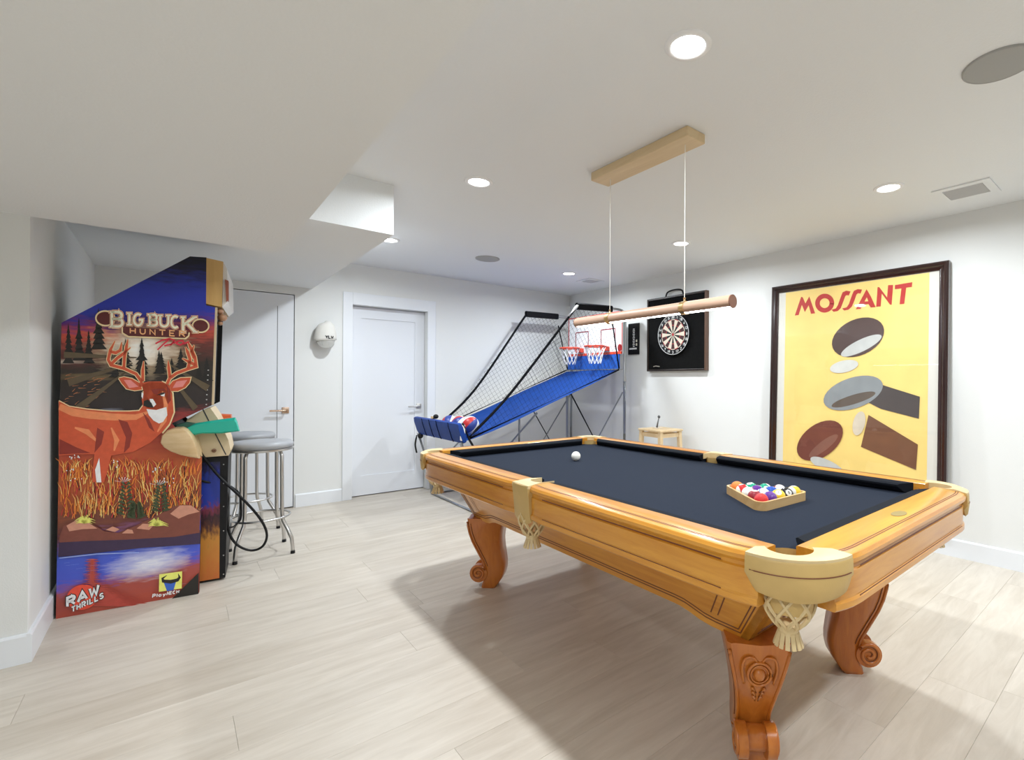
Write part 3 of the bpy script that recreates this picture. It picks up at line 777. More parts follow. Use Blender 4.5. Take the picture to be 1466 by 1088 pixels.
def print_mat():
    """printed night-sky / forest / meadow / lake picture, painted by height on the panel"""
    m, nt, b = base('side_art'); N = nt.nodes.new; L = nt.links.new
    b.inputs['Roughness'].default_value = .35
    tc = N('ShaderNodeTexCoord'); sp = N('ShaderNodeSeparateXYZ'); L(tc.outputs['Object'], sp.inputs[0])
    mp = N('ShaderNodeMapping'); mp.inputs['Scale'].default_value = (14, 1, 60); L(tc.outputs['Object'], mp.inputs['Vector'])
    nz = N('ShaderNodeTexNoise'); nz.inputs['Scale'].default_value = 1.0; nz.inputs['Detail'].default_value = 6; L(mp.outputs[0], nz.inputs['Vector'])
    s1 = N('ShaderNodeMath'); s1.operation = 'MULTIPLY_ADD'; s1.inputs[1].default_value = .16; s1.inputs[2].default_value = -.08; L(nz.outputs['Fac'], s1.inputs[0])
    ad = N('ShaderNodeMath'); L(sp.outputs['Z'], ad.inputs[0]); L(s1.outputs[0], ad.inputs[1])
    # the sky rises towards the front edge
    tl = N('ShaderNodeMath'); tl.operation = 'MULTIPLY_ADD'; tl.inputs[1].default_value = -.10; L(sp.outputs['X'], tl.inputs[0]); L(ad.outputs[0], tl.inputs[2])
    dv = N('ShaderNodeMath'); dv.operation = 'DIVIDE'; dv.inputs[1].default_value = 2.0; L(tl.outputs[0], dv.inputs[0])
    cr = N('ShaderNodeValToRGB'); L(dv.outputs[0], cr.inputs[0]); e = cr.color_ramp.elements
    stops = [(0.0, (.30, .05, .03)), (.05, (.26, .05, .04)), (.09, (.05, .07, .40)), (.16, (.04, .08, .42)), (.19, (.16, .06, .14)), (.215, (.10, .025, .02)), (.25, (.14, .04, .02)),
             (.30, (.26, .055, .015)), (.36, (.36, .075, .02)), (.43, (.30, .040, .018)), (.485, (.20, .022, .020)), (.52, (.018, .012, .012)), (.64, (.020, .014, .010)), (.70, (.10, .02, .015)),
             (.735, (.36, .05, .03)), (.765, (.10, .02, .12)), (.79, (.015, .025, .26)), (.87, (.012, .022, .24)), (.915, (.006, .006, .03)), (.95, (.004, .004, .006))]
    stops = [(a_, tuple(min(.9, x * 1.5) for x in c_)) for a_, c_ in stops]
    e[0].position = stops[0][0]; e[0].color = (*stops[0][1], 1); e[1].position = stops[-1][0]; e[1].color = (*stops[-1][1], 1)
    for p_, c_ in stops[1:-1]:
        x = e.new(p_); x.color = (*c_, 1)
    # bright painted glows: behind the antlers and on the lake
    out = cr.outputs[0]
    for (cx, cz, rx, rz, c_, amt) in ((.36, 1.42, .20, .15, (.95, .72, .45), 1.0), (.36, 1.42, .14, .10, (.95, .92, .85), 1.0), (.40, .215, .17, .085, (.80, .80, .90), .95), (.22, 1.06, .09, .03, (.55, .60, .75), .6), (.06, 1.34, .10, .015, (.6, .5, .4), .7), (.15, 1.26, .12, .02, (.40, .28, .12), .5)):
        v1 = N('ShaderNodeVectorMath'); v1.operation = 'SUBTRACT'; v1.inputs[1].default_value = (cx, 0, cz); L(tc.outputs['Object'], v1.inputs[0])
        v2 = N('ShaderNodeVectorMath'); v2.operation = 'MULTIPLY'; v2.inputs[1].default_value = (1 / rx, 0, 1 / rz); L(v1.outputs[0], v2.inputs[0])
        ln = N('ShaderNodeVectorMath'); ln.operation = 'LENGTH'; L(v2.outputs[0], ln.inputs[0])
        a2 = N('ShaderNodeMath'); a2.operation = 'MULTIPLY_ADD'; a2.inputs[1].default_value = 1.2; L(nz.outputs['Fac'], a2.inputs[0]); L(ln.outputs['Value'], a2.inputs[2])
        mr = N('ShaderNodeMapRange'); mr.inputs[1].default_value = .75; mr.inputs[2].default_value = 1.75; mr.inputs[3].default_value = amt; mr.inputs[4].default_value = 0; L(a2.outputs[0], mr.inputs[0])
        mx = N('ShaderNodeMixRGB'); mx.inputs[2].default_value = (*c_, 1); L(mr.outputs[0], mx.inputs[0]); L(out, mx.inputs[1]); out = mx.outputs[0]
    L(out, b.inputs['Base Color']); return m
M_ART = print_mat()
bm = nb(); prism(bm, OUT, lambda p: (p[0], .001, p[1]), lambda p: (p[0], .022, p[1])); panel = obj('side_panel', bm, M_BLACK, arc_t)
LAY = [0]
def layer():
    LAY[0] += 1; d = -.0002 - .00035 * LAY[0]
    return lambda p: (lambda q: (q[0], d, q[1]))(ap(*p))
def decal(name, m): return name, nb(), m, layer()
def decals(name, m, polys):
    f_ = layer()
    for q in polys:
        b_ = nb(); poly(b_, q, f_); flat(name, b_, m, panel)
def put(D):
    o_ = flat(D[0], D[1], D[2], panel)
    if D[0] in ('grass_print', 'blossom_print', 'branch_print', 'leaf_print', 'tuft_print', 'petal_print', 'lake_glint', 'lake_reflection', 'ray_print'): o_['kind'] = 'stuff'
M_INK = lambda n, c: mat('ink_' + n, tuple(min(.9, x * 1.35) for x in c), .35, var=.18, vscale=45)
K_DARK, K_DEER, K_DEERD, K_CREAM, K_PINK = M_INK('forest', (.012, .010, .008)), M_INK('deer', (.46, .07, .025)), M_INK('deer_shade', (.20, .022, .012)), M_INK('cream', (.80, .50, .28)), M_INK('pink', (.60, .20, .18))
K_WHITE, K_RED, K_GOLD, K_YEL, K_GREEN = M_INK('white', (.82, .80, .80)), M_INK('red', (.42, .03, .03)), M_INK('gold', (.72, .36, .10)), M_INK('yellow', (.80, .68, .14)), M_INK('leaf', (.035, .05, .02))
K_ORG, K_ROCK, K_ROCKL, K_BLUE, K_SKYBL = M_INK('orange', (.66, .20, .03)), M_INK('rock', (.16, .045, .03)), M_INK('rock_light', (.48, .22, .15)), M_INK('blue', (.03, .10, .42)), M_INK('lightblue', (.25, .32, .62))
# base print (one sheet over the whole panel)
bm = nb(); fs = bm.faces.new([bm.verts.new((p[0], -.0003, p[1])) for p in OUT]); fs.normal_update(); bmesh.ops.triangulate(bm, faces=[fs]); flat('printed_sheet', bm, M_ART, panel)
cr5 = lambda x, y: (120 + x / 5.179, 430 + y / 5.179)
c34 = lambda x, y: (40 + x / 3.4, 580 + y / 3.4)
rnd = random.Random(5)
# trees
def tree(x, yb, h, w):
    D = decal('tree_print', K_DARK)
    pts = [(x, yb - h)]; n = 8
    for k in range(1, n + 1):
        f = k / n; pts += [(x + w * f * (.75 + .4 * rnd.random()), yb - h * (1 - f)), (x + w * f * .45, yb - h * (1 - f) - h * .02)]
    L_ = [(x - (p[0] - x) * (.8 + .3 * rnd.random()), p[1]) for p in pts[1:]][::-1]
    for i in range(len(pts) - 1):
        a, b = pts[i], pts[i + 1]
        poly(D[1], [(x, a[1]), a, b, (x, b[1])], D[3]); 
    R2 = L_[::-1]; R2 = [(x, yb - h)] + R2
    for i in range(len(R2) - 1):
        a, b = R2[i], R2[i + 1]; poly(D[1], [(x, a[1]), (x, b[1]), b, a], D[3])
    put(D)
for x, yb, h, w in ((98, 520, 58, 9), (113, 516, 62, 10), (141, 500, 60, 13), (127, 520, 48, 9), (203, 535, 52, 12), (180, 530, 46, 11), (231, 533, 30, 9), (259, 530, 32, 9), (296, 545, 34, 10), (285, 545, 26, 8), (165, 540, 34, 9), (246, 538, 26, 8)): tree(x, yb, h, w)
D = decal('branch_print', M_INK('branch', (.40, .15, .06)))
for k in range(46):
    x, y = rnd.uniform(90, 150), rnd.uniform(535, 588); stroke(D[1], [(x, y), (x + rnd.uniform(4, 12), y - rnd.uniform(-1, 5))], .8, D[3], [1, .2])
put(D)
D = decal('ray_print', M_INK('ray', (.085, .060, .032)))
for x0, y0, x1, y1, w in ((196, 512, 92, 508, 9), (190, 520, 98, 548, 11), (186, 528, 112, 585, 11), (240, 520, 298, 556, 10), (236, 528, 280, 585, 9)):
    stroke(D[1], [(x0, y0), ((x0 + x1) / 2, (y0 + y1) / 2), (x1, y1)], w, D[3], [.15, .5, 1])
put(D)
for x, yb, h, w in ((203, 537, 52, 10), (176, 532, 40, 9), (228, 535, 34, 9)): tree(x, yb, h, w)
# grass
for nm, col, cnt in (('grass_print', K_DARK, 90), ('grass_print', K_RED, 260), ('grass_print', K_ORG, 300), ('grass_print', K_GOLD, 120), ('grass_print', M_INK('straw', (.80, .48, .16)), 60)):
    D = decal(nm, col)
    for k in range(cnt):
        x = rnd.uniform(88, 284); y = rnd.uniform(664, 742); l = rnd.uniform(8, 24); s = rnd.uniform(-9, 9)
        if y - l < 655 - max(0, (x - 200)) * .0: l *= .6
        stroke(D[1], [(x, y), (x + s * .3, y - l * .55), (x + s, y - l)], rnd.uniform(.7, 1.5), D[3], [1, .8, .15])
    put(D)
D = decal('blossom_print', K_WHITE)
for k in range(40):
    x, y = rnd.choice([(104, 676), (110, 690), (170, 664), (240, 690), (228, 672), (108, 652)]); poly(D[1], ell(x + rnd.uniform(-9, 9), y + rnd.uniform(-6, 6), rnd.uniform(.6, 1.4), rnd.uniform(.6, 1.2), 0, 7), D[3])
put(D)
D = decal('deep_water', M_INK('deep', (.035, .018, .05))); poly(D[1], [(85, 775), (180, 770), (287, 758), (287, 778), (200, 784), (84, 797)], D[3]); put(D)
# rocks and shore
D = decal('rock_print', K_ROCK)
for pts in ([(86, 768), (92, 752), (108, 745), (130, 748), (150, 760), (170, 762), (195, 752), (230, 735), (250, 724), (270, 722), (287, 730), (286, 762), (250, 768), (180, 772), (120, 774), (86, 776)],): poly(D[1], pts, D[3])
put(D)
decals('rock_highlight', K_ROCKL, ([(96, 752), (110, 744), (128, 748), (140, 756), (118, 757), (100, 760)], [(244, 735), (258, 723), (274, 723), (286, 732), (270, 736), (256, 742)], [(175, 763), (183, 757), (190, 758), (192, 763)], [(152, 758), (162, 753), (172, 757), (165, 761)], [(196, 756), (205, 749), (222, 750), (214, 758)]))
# deer: body, neck, head, ears, antlers
body = [(85, 574), (100, 582), (125, 586), (160, 589), (186, 589), (200, 588), (206, 580), (206, 560), (203, 548), (215, 546), (232, 546), (243, 552), (247, 566), (249, 590), (243, 606), (233, 618), (215, 634), (190, 647), (170, 650), (160, 652), (156, 668), (150, 690), (133, 690), (134, 668), (136, 650), (110, 650), (85, 652)]
D = decal('deer_outline', K_CREAM)
stroke(D[1], body[:8] , 3.0, D[3]); stroke(D[1], [(232, 546), (243, 550), (248, 563), (250, 590), (243, 608), (233, 620)], 2.2, D[3])
ear1 = [cr5(*q) for q in ((262, 578), (300, 568), (360, 580), (420, 615), (435, 660), (380, 668), (320, 655), (285, 615))]
ear2 = [cr5(*q) for q in ((638, 630), (660, 600), (720, 575), (795, 572), (785, 610), (755, 645), (700, 672), (650, 672))]
for e_ in (ear1, ear2): stroke(D[1], e_ + [e_[0]], 2.2, D[3])
ant = [[(425, 640), (430, 600), (390, 545), (300, 505), (205, 480), (185, 440), (200, 370), (235, 300)], [(300, 500), (305, 420), (320, 340), (330, 290)], [(210, 470), (250, 430), (290, 400), (350, 350)], [(200, 380), (240, 390), (275, 370), (285, 310)], [(440, 600), (440, 520), (447, 450)],
       [(620, 620), (640, 575), (690, 540), (770, 510), (835, 490), (825, 420), (790, 345), (770, 300)], [(775, 505), (790, 440), (770, 380), (755, 345)], [(830, 480), (780, 455), (730, 430)], [(640, 570), (632, 500), (628, 445)], [(820, 430), (800, 380), (820, 330)]]
for a_ in ant: stroke(D[1], [cr5(*q) for q in a_], 6.2, D[3], [1] * (len(a_) - 1) + [.35])
put(D)
D = decal('deer_print', K_DEER); poly(D[1], body, D[3]); poly(D[1], ear1, D[3]); poly(D[1], ear2, D[3])
for a_ in ant: stroke(D[1], [cr5(*q) for q in a_], 4.2, D[3], [1] * (len(a_) - 1) + [.25])
head = [cr5(*q) for q in ((435, 625), (490, 605), (560, 605), (620, 620), (645, 670), (640, 740), (600, 790), (540, 810), (480, 800), (440, 780), (432, 730), (450, 690))]
poly(D[1], head, D[3]); put(D)
D = decal('deer_back_light', M_INK('deer_light', (.62, .20, .08)))
stroke(D[1], [(86, 582), (105, 590), (130, 594), (165, 597), (195, 597), (212, 590)], 11, D[3], [.8, 1, 1, .9, .7, .3])
stroke(D[1], [(233, 560), (238, 580), (236, 602), (226, 618)], 6, D[3], [.3, 1, 1, .3]); stroke(D[1], [(108, 612), (126, 618), (140, 632)], 8, D[3], [.3, 1, .3]); stroke(D[1], [(160, 612), (168, 630), (164, 645)], 7, D[3], [.3, 1, .3]); put(D)
decals('deer_shade', K_DEERD, ([(170, 600), (183, 604), (190, 620), (186, 640), (178, 648), (181, 626)], [(205, 590), (214, 600), (222, 618), (214, 612)], [(140, 612), (150, 618), (146, 636), (136, 648)], [(86, 628), (110, 640), (130, 648), (86, 650)],
            [cr5(*q) for q in ((500, 660), (545, 655), (600, 655), (610, 668), (560, 668), (545, 700), (520, 690))], [cr5(*q) for q in ((610, 620), (640, 660), (648, 740), (625, 770), (628, 690))]))
decals('deer_detail_pink', K_PINK, ([cr5(*q) for q in ((300, 590), (350, 590), (410, 640), (340, 650))], [cr5(*q) for q in ((660, 650), (690, 600), (770, 590), (735, 640))]))
decals('deer_detail_white', K_WHITE, ([cr5(*q) for q in ((468, 805), (540, 812), (615, 790), (622, 850), (590, 900), (560, 912), (520, 890), (485, 850))], [cr5(*q) for q in ((490, 730), (515, 730), (540, 770), (520, 790), (500, 765))], [cr5(*q) for q in ((570, 690), (605, 685), (600, 712), (575, 708))], [cr5(*q) for q in ((432, 680), (445, 690), (440, 730), (430, 712))], [(137, 672), (143, 655), (146, 690), (139, 690)]))
decals('deer_detail_dark', K_DARK, ([cr5(*q) for q in ((450, 745), (478, 735), (505, 760), (520, 795), (480, 790), (445, 780))], [cr5(*q) for q in ((545, 700), (590, 682), (608, 688), (580, 700))]))
# leafy plants and tuft
D = decal('leaf_print', K_GREEN)
for bx, by, hh in ((181, 737, 48), (231, 732, 42), (196, 742, 22)):
    for k in range(9):
        yy = by - hh * k / 9
        for s in (-1, 1):
            l = 15 - k; poly(D[1], [(bx, yy), (bx + s * l * .5, yy - 6), (bx + s * l, yy - 4 + rnd.uniform(-2, 2)), (bx + s * l * .5, yy - 1)], D[3])
put(D)
D = decal('petal_print', K_WHITE)
for bx, by in ((178, 690), (228, 694)):
    for s in range(7):
        a = math.radians(200 + 20 * s); poly(D[1], [(bx, by), (bx + 12 * math.cos(a) - 1, by + 7 * math.sin(a)), (bx + 14 * math.cos(a), by + 9 * math.sin(a) + 1)], D[3])
put(D)
D = decal('tuft_print', K_YEL)
for bx, by in ((225, 752), (122, 748)):
    for k in range(22):
        a = math.radians(185 + 170 * k / 21); l = rnd.uniform(12, 19); stroke(D[1], [(bx, by), (bx + l * .6 * math.cos(a), by + l * .7 * math.sin(a)), (bx + l * math.cos(a), by + l * .62 * math.sin(a) + 2)], 1.3, D[3], [1, .8, .1])
put(D)
# lake: reflections
D = decal('lake_reflection', M_INK('reflection', (.36, .05, .035)))
for k in range(26):
    y = 800 + k * 2.6; cx = 133 + max(0, k - 12) * 2.6; w = 7 + rnd.uniform(0, 8) + max(0, k - 12) * 4
    poly(D[1], [(cx - w, y), (cx, y - 1.4), (cx + w, y - .2), (cx, y + 1.6)], D[3])
put(D)
D = decal('lake_glint', K_SKYBL)
for k in range(34):
    x, y = rnd.uniform(88, 262), rnd.uniform(788, 838); l = rnd.uniform(6, 22); stroke(D[1], [(x, y), (x + l, y - l * .12)], .8, D[3], [.2, .2])
stroke(D[1], [(86, 798), (140, 792), (200, 790)], 1.4, D[3]); put(D)
# lettering: banner + BIG BUCK / HUNTER / Pro
D = decal('banner_edge', K_CREAM)
for pts in ([cr5(*q) for q in ell(165, 135, 76, 60, 4)], [cr5(*q) for q in ell(868, 190, 66, 54, 4)]): poly(D[1], pts, D[3])
poly(D[1], [cr5(*q) for q in ((285, 200), (790, 240), (785, 268), (760, 290), (330, 275), (285, 245))], D[3]); put(D)
D = decal('banner_field', M_INK('banner', (.08, .012, .012)))
for pts in ([cr5(*q) for q in ell(165, 135, 64, 48, 4)], [cr5(*q) for q in ell(868, 190, 55, 43, 4)]): poly(D[1], pts, D[3])
poly(D[1], [cr5(*q) for q in ((295, 195), (780, 232), (775, 262), (752, 280), (338, 266), (295, 240))], D[3]); put(D)
BB = [('B', 205, 88, 90, 108), ('I', 322, 98, 40, 84), ('G', 372, 104, 70, 84), ('B', 488, 108, 62, 80), ('U', 562, 114, 76, 82), ('C', 648, 120, 66, 84), ('K', 728, 126, 106, 110)]
for nm, m_, ex in (('lettering_edge', K_CREAM, 13), ('lettering_rim', K_RED, 7), ('lettering', M_INK('letter_cream', (.80, .62, .46)), 0)):
    D = decal(nm, m_); fn = lambda p, f=D[3]: f(cr5(*p))
    for ch, x, y, w, h in BB:
        sw = 20 if ch in 'BK' and h > 100 else 17
        letter(D[1], ch, x, y, w, h, sw + ex, fn)
        if ch in 'BIUK':            # slab serifs
            for (sx_, top) in ({'B': [(.1, 0), (.1, 1)], 'I': [(.5, 0), (.5, 1)], 'U': [(.1, 0), (.9, 0)], 'K': [(.1, 0), (.1, 1), (.9, 0), (.95, 1)]}[ch]):
                cx_, cy_ = x + sx_ * w, y + top * h; stroke(D[1], [(cx_ - 19 - ex / 2, cy_), (cx_ + 19 + ex / 2, cy_)], 12 + ex, fn)
    put(D)
D = decal('lettering', M_INK('hunter_orange', (.75, .32, .14))); fn = lambda p, f=D[3]: f(cr5(*p)); word(D[1], 'HUNTER', 345, 207, 46, 38, 9, fn, .58, 0, .062); put(D)
D = decal('lettering', M_INK('pro_red', (.50, .02, .04))); fn = lambda p, f=D[3]: f(cr5(*p))
for s_ in ([(550, 368), (590, 330), (640, 285)], [(536, 322), (580, 298), (640, 284), (676, 298), (655, 326), (600, 338)], [(645, 335), (670, 305), (672, 318), (700, 305)], [(712, 330), (690, 322), (705, 303), (735, 300), (745, 315), (720, 332), (712, 330)], [(735, 325), (785, 308)]): stroke(D[1], [q for q in s_], 11, fn)
put(D)
# maker marks
cr6 = lambda x, y: (80 + x / 6.664, 780 + y / 6.664)
D = decal('maker_mark_red', M_INK('mark_red', (.62, .06, .03))); poly(D[1], [cr6(*q) for q in ell(260, 490, 150, 118, -15)], D[3]); put(D)
D = decal('maker_mark_dark', K_DARK); fn = lambda p, f=D[3]: f(cr6(*p))
word(D[1], 'RAW', 112, 500, 82, 80, 42, fn, .34, .0, -.42); word(D[1], 'THRILLS', 160, 585, 36, 46, 24, fn, .34, 0, -.46); put(D)
D = decal('maker_mark_lettering', K_WHITE); fn = lambda p, f=D[3]: f(cr6(*p))
word(D[1], 'RAW', 112, 500, 82, 80, 25, fn, .34, .0, -.42); word(D[1], 'THRILLS', 160, 585, 36, 46, 13, fn, .34, 0, -.46); put(D)
D = decal('corner_black', K_DARK); poly(D[1], [cr6(*q) for q in ((1366, 255), (1364, 478), (1110, 505))], D[3]); put(D)
D = decal('emblem_field', K_YEL); poly(D[1], [cr6(*q) for q in ((992, 272), (1210, 242), (1205, 405), (988, 438))], D[3]); put(D)
D = decal('emblem_stem', K_BLUE); poly(D[1], [cr6(*q) for q in ((1035, 350), (1150, 345), (1128, 420), (1065, 430))], D[3]); put(D)
D = decal('emblem_horns', K_DARK)
stroke(D[1], [cr6(*q) for q in ((1065, 280), (1022, 310), (1030, 335), (1100, 342), (1165, 325), (1185, 300), (1172, 265))], 4.4, D[3], [.1, .6, 1, 1.2, 1, .7, .1]); put(D)
D = decal('emblem_lettering', K_WHITE); fn = lambda p, f=D[3]: f(cr6(*p))
word(D[1], 'PlayM', 925, 462, 30, 30, 9, fn, .3, .15, -.17); word(D[1], 'ECH', 1085, 436, 26, 26, 9, fn, .3, .15, -.17); put(D)

# cabinet core behind the panel
DW = .58
core = [(p[0] + (.012 if p[0] < .3 else -.022), max(.012, p[1] - (.02 if p[1] > 1.4 else 0))) for p in OUT]
bm = nb(); prism(bm, core, lambda p: (p[0], .022, p[1]), lambda p: (p[0], DW - .022, p[1])); obj('cabinet_core', bm, M_BLACK, arc_t)
bm = nb(); prism(bm, OUT, lambda p: (p[0], DW - .022, p[1]), lambda p: (p[0], DW, p[1])); obj('far_side_panel', bm, M_BLACK, arc_t)
bm = nb(); box(bm, (.628, .07, 1.16), (.640, DW - .07, 1.64), .004); obj('screen_bezel', bm, M_BLACK, arc_t)
bm = nb(); box(bm, (.640, .11, 1.20), (.643, DW - .11, 1.60)); obj('screen', bm, mat('screen_glass', (.02, .025, .04), .08), arc_t)
# edge strip and marquee box
M_EDGE = mat('edge_tan', (.62, .48, .30), .5)
e0, e1 = ap(303, 580), ap(308, 440)
bm = nb(); obox(bm, ((e0[0] + e1[0]) / 2 + .004, .011, (e0[1] + e1[1]) / 2), (.006, 0, 0), (0, .0105, 0), ((e1[0] - e0[0]) / 2, 0, (e1[1] - e0[1]) / 2)); obj('edge_strip', bm, M_EDGE, arc_t)
MQ = [ap(295, 369), ap(319.5, 374.5), ap(317.5, 439), ap(307, 437.5), ap(294, 434.5)]
M_MQ = wood('marquee_tan', (.50, .28, .08), (.66, .42, .16), 'Z', 6, .45, 0)
bm = nb(); prism(bm, MQ, lambda p: (p[0], -.0025 - .00035 * 40, p[1]) if False else (p[0], .0005, p[1]), lambda p: (p[0], DW + .002, p[1])); mq = obj('marquee_box', bm, M_MQ, arc_t)
bm = nb(); mf = [ap(319.5, 375), ap(325, 385), ap(326, 432), ap(318, 439)]; prism(bm, mf, lambda p: (p[0], .01, p[1]), lambda p: (p[0], DW - .01, p[1])); obj('marquee_face', bm, mat('marquee_white', (.75, .72, .68), .3), mq)
bm = nb(); mf = [ap(322, 400), ap(327, 402), ap(327, 430), ap(324, 432)]; prism(bm, mf, lambda p: (p[0], -.004, p[1]), lambda p: (p[0], .06, p[1])); obj('marquee_ornament', bm, mat('antler_red', (.33, .10, .06), .4), mq)
bm = nb(); 
for (x, y, r) in ((314, 446, .020), (318, 455, .024), (315, 463, .014)):
    q = ap(x, y, .1); ball(bm, (q[0], .1, q[1]), r, 14, 10, (1.1, 1.6, .9))
obj('speaker_pod', bm, mat('pod_brown', (.42, .22, .12), .35), mq, smooth=True)
bm = nb()                                   # bolt heads along the monitor section
for i in range(8):
    q = ap(302 - i * .4, 530 + i * 7); obox(bm, (q[0] - .012, -.0035, q[1]), (.003, 0, 0), (0, .0015, 0), (0, 0, .003))
o = obj('bolt_row', bm, M_STEEL, panel); o['kind'] = 'stuff'
# pedestal under the gun deck
PWN, PWF = .16, .46
ped = [(.50, .012), ap(322.5, 829.5, PWN), ap(327, 653, PWN), ap(288, 655, PWN)]
ped[1] = (ped[1][0], .012); ped[3] = (.50, ped[2][1])
bm = nb(); prism(bm, ped, lambda p: (p[0], PWN, p[1]), lambda p: (p[0], PWF, p[1])); pd = obj('pedestal', bm, M_BLACK, arc_t)
def pp(p): q = ap(p[0], p[1], PWN); return q
m, nt, b_ = base('pedestal_art'); b_.inputs['Roughness'].default_value = .35
tc = nt.nodes.new('ShaderNodeTexCoord'); mp = nt.nodes.new('ShaderNodeMapping'); mp.inputs['Scale'].default_value = (60, 1, 22); nzz = nt.nodes.new('ShaderNodeTexNoise'); nzz.inputs['Scale'].default_value = 1; nzz.inputs['Detail'].default_value = 6
sp = nt.nodes.new('ShaderNodeSeparateXYZ'); ma = nt.nodes.new('ShaderNodeMath'); ma.operation = 'MULTIPLY_ADD'; ma.inputs[1].default_value = .22; mm = nt.nodes.new('ShaderNodeMath'); mm.operation = 'SUBTRACT'; mm.inputs[1].default_value = .11
cr = nt.nodes.new('ShaderNodeValToRGB'); lk = nt.links.new
lk(tc.outputs['Object'], mp.inputs[0]); lk(mp.outputs[0], nzz.inputs['Vector']); lk(tc.outputs['Object'], sp.inputs[0]); lk(nzz.outputs['Fac'], ma.inputs[0]); lk(sp.outputs['Z'], ma.inputs[2]); lk(ma.outputs[0], mm.inputs[0]); lk(mm.outputs[0], cr.inputs[0]); lk(cr.outputs[0], b_.inputs['Base Color'])
el = cr.color_ramp.elements; el[0].position = 0; el[0].color = (.62, .16, .03, 1); el[1].position = .78; el[1].color = (.004, .004, .01, 1)
for p_, c_ in ((.26, (.62, .26, .04)), (.34, (.10, .03, .02)), (.40, (.03, .012, .02)), (.455, (.22, .03, .06)), (.50, (.015, .04, .36)), (.64, (.015, .04, .36)), (.70, (.01, .012, .10))):
    x = el.new(p_); x.color = (*c_, 1)
bm = nb(); x1 = ap(314, 829, PWN)[0]; fs = bm.faces.new([bm.verts.new((u, PWN - .0006, z)) for u, z in ((.50, .015), (x1, .015), (x1, ped[2][1] - .03), (.50, ped[2][1] - .03))]); flat('printed_sheet', bm, m, pd)
bm = nb()
for yy in (665, 692, 725, 760, 795, 822):
    q = ap(320, yy, PWN); ball(bm, (q[0], PWN - .001, q[1]), .004, 8, 6)
o = obj('bolt_row', bm, M_STEEL, pd); o['kind'] = 'stuff'
# gun deck
M_DECK = mat('deck_tan', (.66, .52, .33), .45, var=.08, vscale=20)
dk = [ap(288, 655, PWN - .02), ap(327.5, 652, PWN - .02), ap(330, 645, PWN - .02), ap(327, 630, PWN - .02), ap(311, 598, PWN - .02), ap(301, 584, PWN - .02), ap(290, 587, PWN - .02), ap(268, 600, PWN - .02), ap(262, 618, PWN - .02)]
bm = nb(); prism(bm, dk, lambda p: (p[0], PWN - .02, p[1]), lambda p: (p[0], PWF + .02, p[1])); deck = obj('gun_deck', bm, M_DECK, arc_t)
bm = nb()
s0, s1 = ap(290.5, 586, PWN - .021), ap(323.5, 651, PWN - .021); stroke(bm, [s0, s1], .006, lambda p: (p[0], PWN - .0212, p[1])); flat('seam', bm, M_GAP, deck)
bm = nb(); q = ap(306.5, 645, PWN - .02); lathe(bm, [(.012, PWN - .020), (.012, PWN - .027), (.005, PWN - .028), (.0, PWN - .024)], (q[0], 0, q[1]), 16, 'Y', capped=False); obj('lock', bm, mat('lock_bronze', (.25, .14, .09), .3, .8), deck)
# half-round side pods that hold the gun butts
hol = [ap(x, y, -.06) for x, y in ((229, 634), (231, 624), (238, 617), (248, 613.5), (259, 613), (267, 616), (274, 624), (279, 635), (283, 646), (285, 657), (272, 655), (258, 652), (244, 647), (234, 641))]
bm = nb(); cxx = sum(p[0] for p in hol) / len(hol); czz = sum(p[1] for p in hol) / len(hol)
loft(bm, [[(cxx + (p[0] - cxx) * s, y, czz + (p[1] - czz) * s) for p in hol] for y, s in ((-.062, .86), (-.058, .95), (-.045, 1.0), (.0, 1.02), (PWN - .02, 1.02))]); obj('side_pod', bm, wood('pod_tan', (.55, .36, .16), (.72, .54, .32), 'X', 8, .35, .1, .2), deck, auto=40)
# guns lying on the deck: things of their own
def gun(name, lab, m, pts, dark, w0, w1, extra=None):
    g = thing(name, lab, 'toy gun', AR0 + AN * ((w0 + w1) / 2), ARZ, 'arcade rifles'); off = (w0 + w1) / 2
    P2 = [ap(x, y, off) for x, y in pts]; bm = nb(); hw = (w1 - w0) / 2
    cxx = sum(p[0] for p in P2) / len(P2); czz = sum(p[1] for p in P2) / len(P2)
    sc = lambda s: [(cxx + (p[0] - cxx) * (1 - (1 - s) * .15), czz + (p[1] - czz) * s) for p in P2]
    loft(bm, [[(p[0], y, p[1]) for p in sc(s)] for y, s in ((-hw, .72), (-hw * .7, .95), (-hw * .3, 1), (hw * .3, 1), (hw * .7, .95), (hw, .72))]); obj('stock', bm, m, g, auto=45)
    P3 = [ap(x, y, off) for x, y in dark]; bm = nb(); prism(bm, P3, lambda p: (p[0], -hw * .5, p[1]), lambda p: (p[0], hw * .5, p[1])); obj('receiver', bm, mat('gun_dark_green', (.02, .10, .07), .4) if extra is None else M_BLACK, g)
    a, b2 = ap(dark[0][0] + 3, dark[0][1] + 1, off), ap(dark[0][0] - 14, dark[0][1] + 6, off)
    bm = nb(); tube(bm, [(a[0], 0, a[1]), (b2[0], 0, b2[1])], .010, 10); obj('barrel', bm, M_BLACK, g)
gun('green_rifle', 'teal green toy rifle with dark receiver resting on the tan gun deck', mat('gun_green', (.02, .42, .31), .25), [(268, 612), (281, 605.5), (310, 601), (337, 597.5), (340, 604), (343.5, 617), (318, 620.5), (290, 620.5), (275, 623.5)], [(250, 608), (268, 604), (281, 606), (276, 615), (268, 613)], .02, .10)
gun('orange_rifle', 'orange toy rifle lying behind the teal green rifle', mat('gun_orange', (.62, .11, .03), .3), [(296, 600), (308, 591.5), (320, 592.5), (331.5, 593), (333, 601), (318, 604), (300, 606)], [(301, 588), (310, 584.5), (312, 588), (309, 593), (303, 594)], .46, .54, True)
